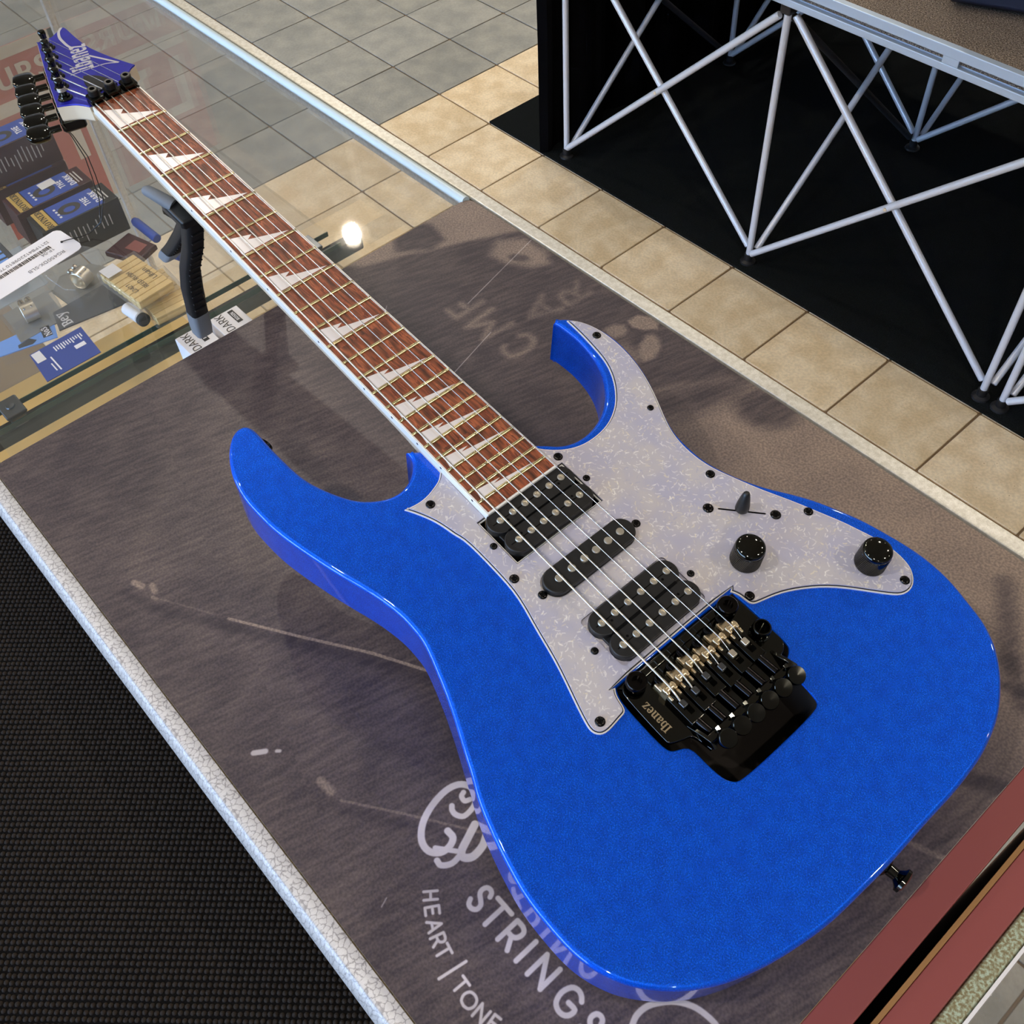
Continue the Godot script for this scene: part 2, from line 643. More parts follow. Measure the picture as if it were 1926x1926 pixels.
	for k in 3:
		var d: float = [0.0, 0.04, -0.04][k]
		bump(tri_map(mat("beige_%d" % k, Color.WHITE, 0.5), tex2(veins, pits, C(214, 188, 146).lightened(maxf(d, 0)).darkened(maxf(-d, 0)), C(232, 210, 172).lightened(maxf(d, 0)).darkened(maxf(-d, 0)), 0.14, 1.8, 0.86, C(150, 126, 92)), 1.9 + 0.2 * k, true), pits, 0.03)
		bump(tri_map(mat("slate_%d" % k, Color.WHITE, 0.36), tex2(veins, pits, C(134, 134, 126).lightened(maxf(d, 0)).darkened(maxf(-d, 0)), C(160, 157, 145).lightened(maxf(d, 0)).darkened(maxf(-d, 0)), 0.10, 1.2), 1.7 + 0.2 * k, true), pits, 0.03)
	mat("grout", C(122, 100, 74), 0.9)
	# textiles
	var weave := noise_img(41, 0.16, 512, 2)
	bump(tri_map(mat("carpet_black", Color.WHITE, 0.97, 0.0, 0.15), tex2(weave, fine, C(16, 18, 18), C(30, 33, 32), 0.6), 5.0, true), weave, 0.15)
	bump(tri_map(mat("stage_carpet", Color.WHITE, 0.95, 0.0, 0.2), tex2(fine, weave, C(88, 78, 70), C(150, 138, 126), 0.7, 1.8), 3.0, true), weave, 0.2)
	mat("mat_backing", C(17, 15, 13), 0.95, 0.0, 0.2)
	mat("mat_bump", C(46, 38, 30), 0.85, 0.0, 0.3)

func pearl_texture() -> ImageTexture:
	var w := 1024
	var a := noise_img(51, 0.006, w, 3)
	var da := a.get_data()
	var sa := da.size() / (w * w)
	var out := PackedByteArray()
	out.resize(w * w * 3)
	var c0 := C(180, 179, 200)
	var c1 := C(194, 190, 196)
	for i in w * w:
		var c := c0.lerp(c1, clampf((da[i * sa] / 255.0 - 0.5) * 2.2 + 0.5, 0, 1))
		out[i * 3] = int(c.r * 255); out[i * 3 + 1] = int(c.g * 255); out[i * 3 + 2] = int(c.b * 255)
	var r := RandomNumberGenerator.new()
	r.seed = 99
	for s in 6500:
		var p := Vector2(r.randf() * w, r.randf() * w)
		var ang := r.randf() * TAU
		var bend := r.randf_range(-0.11, 0.11)
		var wid := r.randf_range(1.0, 2.4)
		var col := C(246, 244, 240) if r.randf() < 0.6 else (C(232, 222, 196) if r.randf() < 0.6 else C(176, 176, 200))
		var al := r.randf_range(0.5, 1.0)
		for k in r.randi_range(4, 13):
			for dx in range(-2, 3):
				for dy in range(-2, 3):
					var d := Vector2(dx, dy).length()
					if d > wid:
						continue
					var x := posmod(int(p.x) + dx, w)
					var y := posmod(int(p.y) + dy, w)
					var i := (y * w + x) * 3
					var f := al * 0.5 * (1.0 - d / (wid + 0.6))
					out[i] = int(lerpf(out[i], col.r * 255, f)); out[i + 1] = int(lerpf(out[i + 1], col.g * 255, f)); out[i + 2] = int(lerpf(out[i + 2], col.b * 255, f))
			p += Vector2(cos(ang), sin(ang)) * 1.2
			ang += bend
	return ImageTexture.create_from_image(Image.create_from_data(w, w, false, Image.FORMAT_RGB8, out))

# ------------------------------------------------------------------ the shop
func slab(called: String, lo: Vector3, hi: Vector3, m: Material, parent: Node = self) -> MeshInstance3D:
	var b := MB.new()
	b.box((lo + hi) * 0.5, hi - lo)
	var o := put(parent, called, b, m)
	if parent == self:
		structure(o)
	return o

const X0 := -7.0
const X1 := 4.0
const Z0 := -6.5
const Z1 := 4.2
const TOP := 3.1

func room() -> void:
	slab("ceiling", Vector3(X0 - 0.2, TOP, Z0 - 0.2), Vector3(X1 + 0.2, TOP + 0.2, Z1 + 0.2), M.ceiling)
	slab("wall_left", Vector3(X0 - 0.2, -0.1, Z0 - 0.2), Vector3(X0, TOP, Z1 + 0.2), M.wall)
	slab("wall_right", Vector3(X1, -0.1, Z0 - 0.2), Vector3(X1 + 0.2, TOP, Z1 + 0.2), M.wall)
	slab("wall_back", Vector3(X0, -0.1, Z0 - 0.2), Vector3(X1, TOP, Z0), M.wall)
	# the shop window is in the wall behind the counter
	var w := Node3D.new()
	w.name = "wall_front"
	add_child(w)
	structure(w)
	var wx0 := -6.2
	var wx1 := 1.2
	slab("sill_wall", Vector3(X0, -0.1, Z1), Vector3(X1, 0.5, Z1 + 0.2), M.wall, w)
	slab("lintel", Vector3(X0, 2.75, Z1), Vector3(X1, TOP, Z1 + 0.2), M.wall, w)
	slab("pier", Vector3(X0, 0.5, Z1), Vector3(wx0, 2.75, Z1 + 0.2), M.wall, w)
	slab("pier", Vector3(wx1, 0.5, Z1), Vector3(X1, 2.75, Z1 + 0.2), M.wall, w)
	var win := Node3D.new()
	win.name = "window_1"
	add_child(win)
	structure(win)
	var f := MB.new()
	for k in 5:
		var x := lerpf(wx0, wx1, k / 4.0)
		f.box(Vector3(clampf(x, wx0 + 0.03, wx1 - 0.03), 1.625, Z1 + 0.1), Vector3(0.06, 2.25, 0.08))
	f.box(Vector3((wx0 + wx1) / 2, 0.53, Z1 + 0.1), Vector3(wx1 - wx0, 0.06, 0.08))
	f.box(Vector3((wx0 + wx1) / 2, 2.72, Z1 + 0.1), Vector3(wx1 - wx0, 0.06, 0.08))
	put(win, "window_frame", f, M.aluminium)
	for k in 4:
		var a := lerpf(wx0, wx1, k / 4.0)
		var b := lerpf(wx0, wx1, (k + 1) / 4.0)
		var g := MB.new()
		g.quad(Vector3(a, 0.5, Z1 + 0.1), Vector3(b, 0.5, Z1 + 0.1), Vector3(b, 2.75, Z1 + 0.1), Vector3(a, 2.75, Z1 + 0.1), Vector3(0, 0, -1))
		put(win, "window_pane", g, M.pane)

const TILE := 0.208
const TX := -2.75687
const TZ := -1.53100

func floor_tiles() -> void:
	var fl := Node3D.new()
	fl.name = "floor"
	add_child(fl)
	structure(fl)
	slab("screed", Vector3(X0, -0.12, Z0), Vector3(X1, -0.004, Z1), M.grout, fl)
	var meshes := []
	for k in 3:
		var b := MB.new()
		b.extrude(rounded_rect(-TILE / 2 + 0.0022, -TILE / 2 + 0.0022, TILE / 2 - 0.0022, TILE / 2 - 0.0022, 0.003 + 0.001 * k, 2), Transform3D(Basis(Vector3(1, 0, 0), Vector3(0, 0, 1), Vector3(0, 1, 0)), Vector3.ZERO), -0.006, 0.0, 0.0016, 0.0, [], 2)
		meshes.append(b.mesh())
	var r := RandomNumberGenerator.new()
	r.seed = 5
	for j in range(-6, 8):
		for i in range(-10, 17):
			if i >= 5 and j >= 1 or i >= 16 and j > -4 or i < -6 and j < -5:
				continue
			if i > 10 and j < -5 or i - j < -14:
				continue
			var beige := i >= 3 and i < 13
			var o := put(fl, "tile", meshes[r.randi() % 3], M[("beige_%d" if beige else "slate_%d") % (r.randi() % 3)])
			o.position = Vector3(TX + (i + 0.5) * TILE, r.randf_range(-0.0003, 0.0003), TZ - (j + 0.5) * TILE)

func ceiling_lamps() -> void:
	var bulb := mat("lamp_glow", C(255, 240, 214), 0.5)
	bulb.emission_enabled = true
	bulb.emission = C(255, 238, 210)
	bulb.emission_energy_multiplier = 5.0
	var can := MB.new()
	can.lathe(Vector3(0, 0, 0), Vector3(0, -1, 0), [Vector2(0.0, -0.0), Vector2(0.075, 0.0), Vector2(0.085, 0.02), Vector2(0.085, 0.15), Vector2(0.078, 0.15), Vector2(0.07, 0.05), Vector2(0.0, 0.05)], 24)
	var can_mesh := can.mesh()
	var gl := MB.new()
	gl.lathe(Vector3(0, -0.125, 0), Vector3(0, -1, 0), [Vector2(0.0, -0.01), Vector2(0.030, -0.008), Vector2(0.033, 0.0), Vector2(0.02, 0.010), Vector2(0.0, 0.013)], 20)
	var glm := gl.mesh()
	var n := 0
	var spots := [[-3.17, -1.75], [-2.35, -0.9], [1.5, -1.3]]
	for x in [-5.2, -3.6, -2.1, -0.7, 0.7, 2.2]:
		spots.append([x, -2.9])
		spots.append([x + 0.3, -4.6])
		if x > -5.0:
			spots.append([x, 0.9])
	for q in spots:
		for z in [q[1]]:
			var x: float = q[0]
			var o := thing("ceiling_lamp", "round white can spotlight fixed to the shop ceiling", "lamp", Vector3(x, TOP, z), 0.0, "spotlights on the shop ceiling")
			put(o, "lamp_housing", can_mesh, M.white_plastic)
			put(o, "lamp_bulb", glm, bulb)
			var l := SpotLight3D.new()
			l.name = "lamp_light"
			l.position = Vector3(0, -0.16, 0)
			l.rotation.x = -PI / 2
			l.light_color = C(255, 243, 226)
			l.light_energy = 0.85
			l.light_size = 0.035
			l.spot_range = 14.0
			l.spot_attenuation = 2.0
			l.spot_angle = 68.0
			l.spot_angle_attenuation = 0.6
			l.shadow_enabled = true
			o.add_child(l)
			n += 1

# ------------------------------------------------------------------ counters
func counter() -> void:
	var o := thing("display_counter", "long glass display counter with aluminium rims that carries the blue guitar", "counter", Vector3.ZERO)
	var b := MB.new()
	b.box(Vector3(-0.8825, 0.906, -0.258), Vector3(1.745, 0.006, 0.481), 0.0008)
	put(o, "top_glass", b, M.pane)
	b = MB.new()
	b.box(Vector3(-0.877, 0.898, -0.5085), Vector3(1.776, 0.0256, 0.013), 0.0012)
	put(o, "top_rim", b, M.aluminium)
	b = MB.new()
	var prof := PackedVector2Array([Vector2(-0.0175, 0.9108), Vector2(-0.0085, 0.9108), Vector2(-0.0068, 0.9098), Vector2(-0.0026, 0.9035), Vector2(-0.0024, 0.885), Vector2(-0.0175, 0.885)])
	b.extrude(prof, Transform3D(Basis(Vector3(0, 0, 1), Vector3(0, 1, 0), Vector3(1, 0, 0)), Vector3.ZERO), -1.765, -0.0072)
	put(o, "top_rim", b, M.rail_worn)
	b = MB.new()
	b.box(Vector3(-1.7575, 0.898, -0.26), Vector3(0.013, 0.0256, 0.484), 0.0012)
	put(o, "top_rim", b, M.aluminium)
	b = MB.new()
	b.box(Vector3(-0.88, 0.9035, -0.5011), Vector3(1.74, 0.008, 0.0022))
	put(o, "gasket", b, M.gasket)
	b = MB.new()
	var pts := []
	for k in 2:
		pts.append(Vector3([-1.745, -0.667][k], 0.9095, -0.4953))
	b.tube(pts, 0.0046, 14)
	put(o, "edge_strip", b, M.tube_white)
	for z in [-0.511, -0.024]:
		b = MB.new()
		b.box(Vector3(-0.88, 0.5, z), Vector3(1.74, 0.765, 0.005))
		put(o, "front_glass" if z < -0.1 else "rear_glass", b, M.pane)
	b = MB.new()
	b.box(Vector3(-1.7575, 0.5, -0.26), Vector3(0.005, 0.765, 0.49))
	put(o, "end_glass", b, M.pane)
	for q in [Vector2(-1.758, -0.510), Vector2(-1.758, -0.011)]:
		b = MB.new()
		b.box(Vector3(q.x, 0.5, q.y), Vector3(0.012, 0.77, 0.012), 0.0015)
		put(o, "corner_post", b, M.aluminium)
	b = MB.new()
	b.box(Vector3(-0.88, 0.107, -0.26), Vector3(1.75, 0.018, 0.5), 0.001)
	put(o, "deck_board", b, M.deck)
	b = MB.new()
	b.box(Vector3(-0.88, 0.049, -0.26), Vector3(1.72, 0.096, 0.46))
	put(o, "plinth", b, M.black)
	b = MB.new()
	b.box(Vector3(0.002, 0.4654, -0.2588), Vector3(0.018, 0.8908, 0.512), 0.0008)
	put(o, "end_panel", b, M.maroon)
	for k in 2:
		var x0: float = [-1.745, -0.886][k]
		var x1: float = [-0.914, -0.02][k]
		b = MB.new()
		b.box(Vector3((x0 + x1) / 2, 0.754, -0.2575), Vector3(x1 - x0, 0.006, 0.43))
		var s := put(o, "glass_shelf", b, M.shelf_pane)
		b = MB.new()
		b.box(Vector3(x1 + 0.0006 if k == 0 else x0 - 0.0006, 0.754, -0.2575), Vector3(0.0012, 0.006, 0.43))
		put(s, "polished_edge", b, M.glass_edge)
	b = MB.new()
	b.box(Vector3(-0.899, 0.7365, -0.26), Vector3(0.016, 0.019, 0.49), 0.002)
	put(o, "cross_bar", b, M.bar_dark)
	for z in [-0.072, -0.44]:
		b = MB.new()
		b.box(Vector3(-0.905, 0.7595, z), Vector3(0.03, 0.005, 0.022), 0.0015)
		b.box(Vector3(-0.897, 0.7495, z), Vector3(0.01, 0.016, 0.016), 0.0015)
		b.lathe(Vector3(-0.905, 0.762, z), Vector3(0, 1, 0), [Vector2(0.005, 0), Vector2(0.0045, 0.0015), Vector2(0, 0.0018)], 12)
		put(o, "shelf_bracket", b, M.bracket)

func second_counter() -> void:
	var o := thing("display_counter", "neighbouring glass counter with maroon edge and rusty rim, at lower right corner", "counter", Vector3.ZERO)
	var b := MB.new()
	b.box(Vector3(0.0181, 0.9068, -0.2588), Vector3(0.0026, 0.008, 0.512))
	put(o, "raw_edge", b, M.maroon_wood)
	b = MB.new()
	b.box(Vector3(0.02825, 0.8658, -0.2588), Vector3(0.0175, 0.09, 0.512), 0.0008)
	put(o, "edge_board", b, M.maroon)
	b = MB.new()
	b.box(Vector3(0.0425, 0.897, -0.2588), Vector3(0.011, 0.0235, 0.512), 0.0022)
	put(o, "top_rim", b, M.rail_rust)
	b = MB.new()
	b.box(Vector3(0.0488, 0.9055, -0.2588), Vector3(0.0018, 0.006, 0.5))
	put(o, "gasket", b, M.sticker)
	b = MB.new()
	b.box(Vector3(0.4, 0.904, -0.2588), Vector3(0.7, 0.006, 0.49), 0.0008)
	put(o, "top_glass", b, M.pane)
	b = MB.new()
	b.box(Vector3(0.0255, 0.42, -0.2588), Vector3(0.012, 0.8, 0.5))
	put(o, "end_panel", b, M.maroon)
	for z in [-0.511, -0.007]:
		b = MB.new()
		b.box(Vector3(0.39, 0.5, z), Vector3(0.71, 0.79, 0.005))
		put(o, "side_glass", b, M.pane)
		b = MB.new()
		b.box(Vector3(0.4, 0.897, z), Vector3(0.7, 0.0235, 0.012), 0.0015)
		put(o, "top_rim", b, M.aluminium)
	b = MB.new()
	b.box(Vector3(0.745, 0.45, -0.2588), Vector3(0.012, 0.9, 0.512))
	put(o, "end_panel", b, M.maroon)

# ------------------------------------------------------------------ the low stage behind
func stage() -> void:
	var c := MB.new()
	c.box(Vector3(0.5, 0.0035, -3.2), Vector3(4.85, 0.007, 3.338), 0.002)
	var cp := put(self, numbered("floor_runner"), c, M.carpet_black)
	tag(cp, "black ribbed carpet laid on the tiles under the stage", "carpet")
	var xs := [-1.662, -1.0765, -0.491]
	var zs := [-1.562, -2.174, -2.786]
	var o := thing("stage_riser", "low portable stage with grey carpet top on aluminium truss legs", "stage", Vector3.ZERO)
	var b := MB.new()
	b.box(Vector3(-1.0765, 0.612, -2.174), Vector3(1.186, 0.024, 1.25), 0.001)
	put(o, "carpet_top", b, M.stage_carpet)
	for z in [-1.548, -2.80]:
		b = MB.new()
		b.box(Vector3(-1.0765, 0.6175, z), Vector3(1.206, 0.017, 0.014), 0.0015)
		b.box(Vector3(-1.0765, 0.6035, z - 0.0055), Vector3(1.202, 0.014, 0.003))
		b.box(Vector3(-1.0765, 0.591, z), Vector3(1.206, 0.013, 0.014), 0.0015)
		b.box(Vector3(-0.742, 0.604, z + 0.004), Vector3(0.03, 0.014, 0.004), 0.001)
		put(o, "edge_rail", b, M.stage_rail)
	for x in [-1.672, -0.481]:
		b = MB.new()
		b.box(Vector3(x, 0.605, -2.174), Vector3(0.014, 0.041, 1.24), 0.0015)
		put(o, "edge_rail", b, M.stage_rail)
	var r := 0.0072
	for i in 3:
		for j in 3:
			var p := Vector3(xs[i], 0, zs[j])
			b = MB.new()
			b.lathe(p + Vector3(0, 0.007, 0), Vector3(0, 1, 0), [Vector2(0.018, 0), Vector2(0.017, 0.004), Vector2(0.010, 0.007), Vector2(0.010, 0.022), Vector2(0, 0.024)], 14)
			put(o, "foot", b, M.black_plastic)
			b = MB.new()
			b.box(p + Vector3(0, 0.575, 0), Vector3(0.024, 0.024, 0.024), 0.003)
			put(o, "node", b, M.black_plastic)
			b = MB.new()
			b.cyl(p + Vector3(0.0, 0.026, 0), p + Vector3(0.0, 0.566, 0), r, 12)
			put(o, "truss_tube", b, M.stage_tube)
	var lo := Vector3(0, 0.028, 0)
	var hi := Vector3(0, 0.57, 0)
	for j in 3:
		for i in 2:
			for k in 2:
				var dz := Vector3(0, 0, 0.0085 if k == 0 else -0.0085)
				var a := Vector3(xs[i], 0, zs[j]) + (lo if k == 0 else hi) + dz
				var e := Vector3(xs[i + 1], 0, zs[j]) + (hi if k == 0 else lo) + dz
				b = MB.new()
				b.cyl(a.lerp(e, 0.02), a.lerp(e, 0.98), r, 12)
				var t := put(o, "truss_tube", b, M.stage_tube)
				if k == 0:
					b = MB.new()
					b.lathe(a.lerp(e, 0.5) + Vector3(0, 0, r), Vector3(0, 0, 1), [Vector2(0.004, -0.002), Vector2(0.0035, 0.001), Vector2(0, 0.0015)], 10)
					put(t, "rivet", b, M.nickel)
	for i in 3:
		for j in 2:
			for k in 2:
				var dx := Vector3(0.0085 if k == 0 else -0.0085, 0, 0)
				var a := Vector3(xs[i], 0, zs[j]) + (lo if k == 0 else hi) + dx
				var e := Vector3(xs[i], 0, zs[j + 1]) + (hi if k == 0 else lo) + dx
				b = MB.new()
				b.cyl(a.lerp(e, 0.02), a.lerp(e, 0.98), r, 12)
				put(o, "truss_tube", b, M.stage_tube if k == 0 else M.rubber)
	var o2 := o.duplicate()
	o2.name = numbered("stage_riser")
	add_child(o2)
	o2.position = Vector3(1.2125, 0, 0)
	tag(o2, "second stage section whose truss legs show at the right edge of the picture", "stage")
	# drape over the open end
	b = MB.new()
	var rows := 2
	var n := 90
	var prev := []
	for k in n + 1:
		var u := float(k) / n
		var z := lerpf(-1.526, -2.85, u)
		var x := -1.718 + 0.014 * sin(u * 58.0) + 0.006 * sin(u * 131.0)
		var x2 := x - 0.006 * sin(u * 40.0)
		var dz := 0.006 * sin(u * 3.0)
		var cur := [Vector3(x2 - 0.004, 0.008, z - dz), Vector3(x, 0.3, z), Vector3(x + 0.004, 0.6, z + 0.004)]
		if k > 0:
			for s in rows:
				var nn: Vector3 = (cur[s] - prev[s]).cross(Vector3(0, 1, 0)).normalized()
				if nn.x > 0:
					nn = -nn
				b.quad(prev[s], cur[s], cur[s + 1], prev[s + 1], nn)
				b.quad(prev[s] + Vector3(0.003, 0, 0), cur[s] + Vector3(0.003, 0, 0), cur[s + 1] + Vector3(0.003, 0, 0), prev[s + 1] + Vector3(0.003, 0, 0), -nn)
		prev = cur
	var dr := put(self, numbered("stage_curtain"), b, M.drape)
	tag(dr, "black cloth curtain hanging down the open end of the stage", "curtain")
	b = MB.new()
	var ed := Basis(Vector3(0, 1, 0), atan2(0.0437, 0.1117))
	b.box(Vector3(-0.62, 0.8065, -1.95), Vector3(0.62, 0.35, 0.42), 0.012, ed)
	var ec := thing("equipment_case", "dark navy equipment case standing on the grey stage carpet", "case")
	put(ec, "case_body", b, M.dark_case)
	b = MB.new()
	for s in [-0.2, 0.2]:
		b.cyl(ed * Vector3(s, 0.19, 0) + Vector3(-0.62, 0.77, -1.95) - ed * Vector3(0, 0, 0), ed * Vector3(s, 0.21, 0) + Vector3(-0.62, 0.79, -1.95), 0.012)
	put(ec, "handle", b, M.black_plastic)

# ------------------------------------------------------------------ the printed counter mat
const MX0 := -0.668
const MX1 := -0.0072
const MZ0 := -0.4992
const MZ1 := -0.0185
const MY := 0.9107
var mw := 1800
var mh := 1310
var ink_l := PackedFloat32Array()   # how light the print is, painted sheen included
var ink_t := PackedFloat32Array()   # lettering

func to_mat(p) -> Vector2:
	return Vector2((p[0] - MX0) / (MX1 - MX0) * mw, (p[1] - MZ0) / (MZ1 - MZ0) * mh)

func stroke(field: PackedFloat32Array, pts: Array, wid: float, soft: float, val: float) -> void:
	var s := mw / (MX1 - MX0)
	var w := wid * 0.5 * s
	var e := soft * s
	for k in maxi(pts.size() - 1, 1):
		var a := to_mat(pts[k])
		var b := to_mat(pts[mini(k + 1, pts.size() - 1)])
		var x0 := maxi(int(minf(a.x, b.x) - w - e) - 1, 0)
		var x1 := mini(int(maxf(a.x, b.x) + w + e) + 2, mw)
		var y0 := maxi(int(minf(a.y, b.y) - w - e) - 1, 0)
		var y1 := mini(int(maxf(a.y, b.y) + w + e) + 2, mh)
		var ab := b - a
		var l := maxf(ab.length_squared(), 1e-6)
		for y in range(y0, y1):
			for x in range(x0, x1):
				var p := Vector2(x + 0.5, y + 0.5)
				var u := clampf((p - a).dot(ab) / l, 0, 1)
				var d := p.distance_to(a + ab * u)
				var f := 1.0 - smoothstep(w - e * 0.5, w + e * 0.5 + 0.7, d)
				if f > 0.0:
					var i := y * mw + x
					if val >= 0.0:
						field[i] = maxf(field[i], f * val)
					else:
						field[i] = field[i] * (1.0 + f * val)

func blob(c, r, turn: float, soft: float, val: float) -> void:
	var m := to_mat(c)
	var s := mw / (MX1 - MX0)
	var R := maxf(r[0], r[1]) * s * (1 + soft)
	var ca := cos(turn)
	var sa := sin(turn)
	for y in range(maxi(int(m.y - R), 0), mini(int(m.y + R) + 1, mh)):
		for x in range(maxi(int(m.x - R), 0), mini(int(m.x + R) + 1, mw)):
			var q := (Vector2(x, y) - m) / s
			var u := Vector2((q.x * ca + q.y * sa) / r[0], (-q.x * sa + q.y * ca) / r[1]).length()
			var f := 1.0 - smoothstep(1.0 - soft, 1.0 + soft, u)
			if f > 0.0:
				var i := y * mw + x
				if val >= 0.0:
					ink_l[i] = lerpf(ink_l[i], val, f)
				else:
					ink_l[i] = lerpf(ink_l[i], -val - 1.0, f)

func patch(poly: Array, soft: float, val: float) -> void:
	var pts := PackedVector2Array()
	var lo := Vector2(1e9, 1e9)
	var hi := Vector2(-1e9, -1e9)
	for p in poly:
		var m := to_mat(p)
		pts.append(m)
		lo = lo.min(m); hi = hi.max(m)
	var e := soft * mw / (MX1 - MX0)
	for y in range(maxi(int(lo.y - e), 0), mini(int(hi.y + e) + 1, mh)):
		for x in range(maxi(int(lo.x - e), 0), mini(int(hi.x + e) + 1, mw)):
			var c := Vector2(x, y)
			var d := 1e9
			for k in pts.size():
				d = minf(d, c.distance_to(Geometry2D.get_closest_point_to_segment(c, pts[k], pts[(k + 1) % pts.size()])))
			if not Geometry2D.is_point_in_polygon(c, pts):
				d = -d
			var f := smoothstep(-e, e, d)
			if f > 0.0:
				ink_l[y * mw + x] = lerpf(ink_l[y * mw + x], val, f)

const GLYPH := {
	"S": [[[0.86, 0.8], [0.75, 0.94], [0.5, 1.0], [0.24, 0.93], [0.15, 0.74], [0.28, 0.58], [0.6, 0.46], [0.85, 0.33], [0.86, 0.12], [0.58, 0.0], [0.26, 0.03], [0.08, 0.2]]],
	"T": [[[0, 1], [1, 1]], [[0.5, 1], [0.5, 0]]],
	"R": [[[0.1, 0], [0.1, 1], [0.55, 1], [0.82, 0.9], [0.86, 0.72], [0.74, 0.54], [0.5, 0.46], [0.1, 0.46]], [[0.5, 0.46], [0.92, 0]]],
	"I": [[[0.5, 0], [0.5, 1]]],
	"N": [[[0.06, 0], [0.06, 1], [0.94, 0], [0.94, 1]]],
	"G": [[[0.92, 0.82], [0.72, 0.96], [0.45, 1.0], [0.18, 0.87], [0.04, 0.5], [0.16, 0.14], [0.45, 0.0], [0.76, 0.03], [0.95, 0.2], [0.95, 0.45], [0.56, 0.45]]],
	"H": [[[0.1, 0], [0.1, 1]], [[0.9, 0], [0.9, 1]], [[0.1, 0.5], [0.9, 0.5]]],
	"E": [[[0.85, 1], [0.12, 1], [0.12, 0], [0.85, 0]], [[0.12, 0.52], [0.75, 0.52]]],
	"A": [[[0, 0], [0.5, 1], [1, 0]], [[0.2, 0.33], [0.8, 0.33]]],
	"O": [[[0.5, 0], [0.15, 0.12], [0.0, 0.5], [0.15, 0.88], [0.5, 1], [0.85, 0.88], [1, 0.5], [0.85, 0.12], [0.5, 0]]],
	"C": [[[0.92, 0.82], [0.72, 0.96], [0.45, 1.0], [0.18, 0.87], [0.04, 0.5], [0.16, 0.14], [0.45, 0.0], [0.75, 0.03], [0.95, 0.2]]],
	"M": [[[0.02, 0], [0.1, 1], [0.5, 0.35], [0.9, 1], [0.98, 0]]],
	"F": [[[0.12, 0], [0.12, 1], [0.85, 1]], [[0.12, 0.52], [0.75, 0.52]]],
	"B": [[[0.1, 0], [0.1, 1], [0.55, 1], [0.82, 0.88], [0.8, 0.62], [0.55, 0.5], [0.1, 0.5]], [[0.55, 0.5], [0.9, 0.38], [0.88, 0.12], [0.55, 0], [0.1, 0]]],
}

func glyph(field: PackedFloat32Array, ch: String, c, w: float, h: float, ang: float, wid: float, soft: float, val: float) -> void:
	# ang turns the letter in the plane of the mat; 0 reads along +x with its top towards -z
	for line in GLYPH[ch]:
		var pts := []
		var src: Array = line
		if src.size() > 5 and ch in "SGOCRB":
			src = []
			for q in smooth(line, false, 3, -2.0 if ch in "SGOC" else 0.2):
				src.append([q.x, q.y])
		for q in src:
			var x: float = (q[0] - 0.5) * w
			var y: float = (q[1] - 0.5) * h
			pts.append([c[0] + x * cos(ang) - y * sin(ang), c[1] - (x * sin(ang) + y * cos(ang))])
		stroke(field, pts, wid, soft, val)

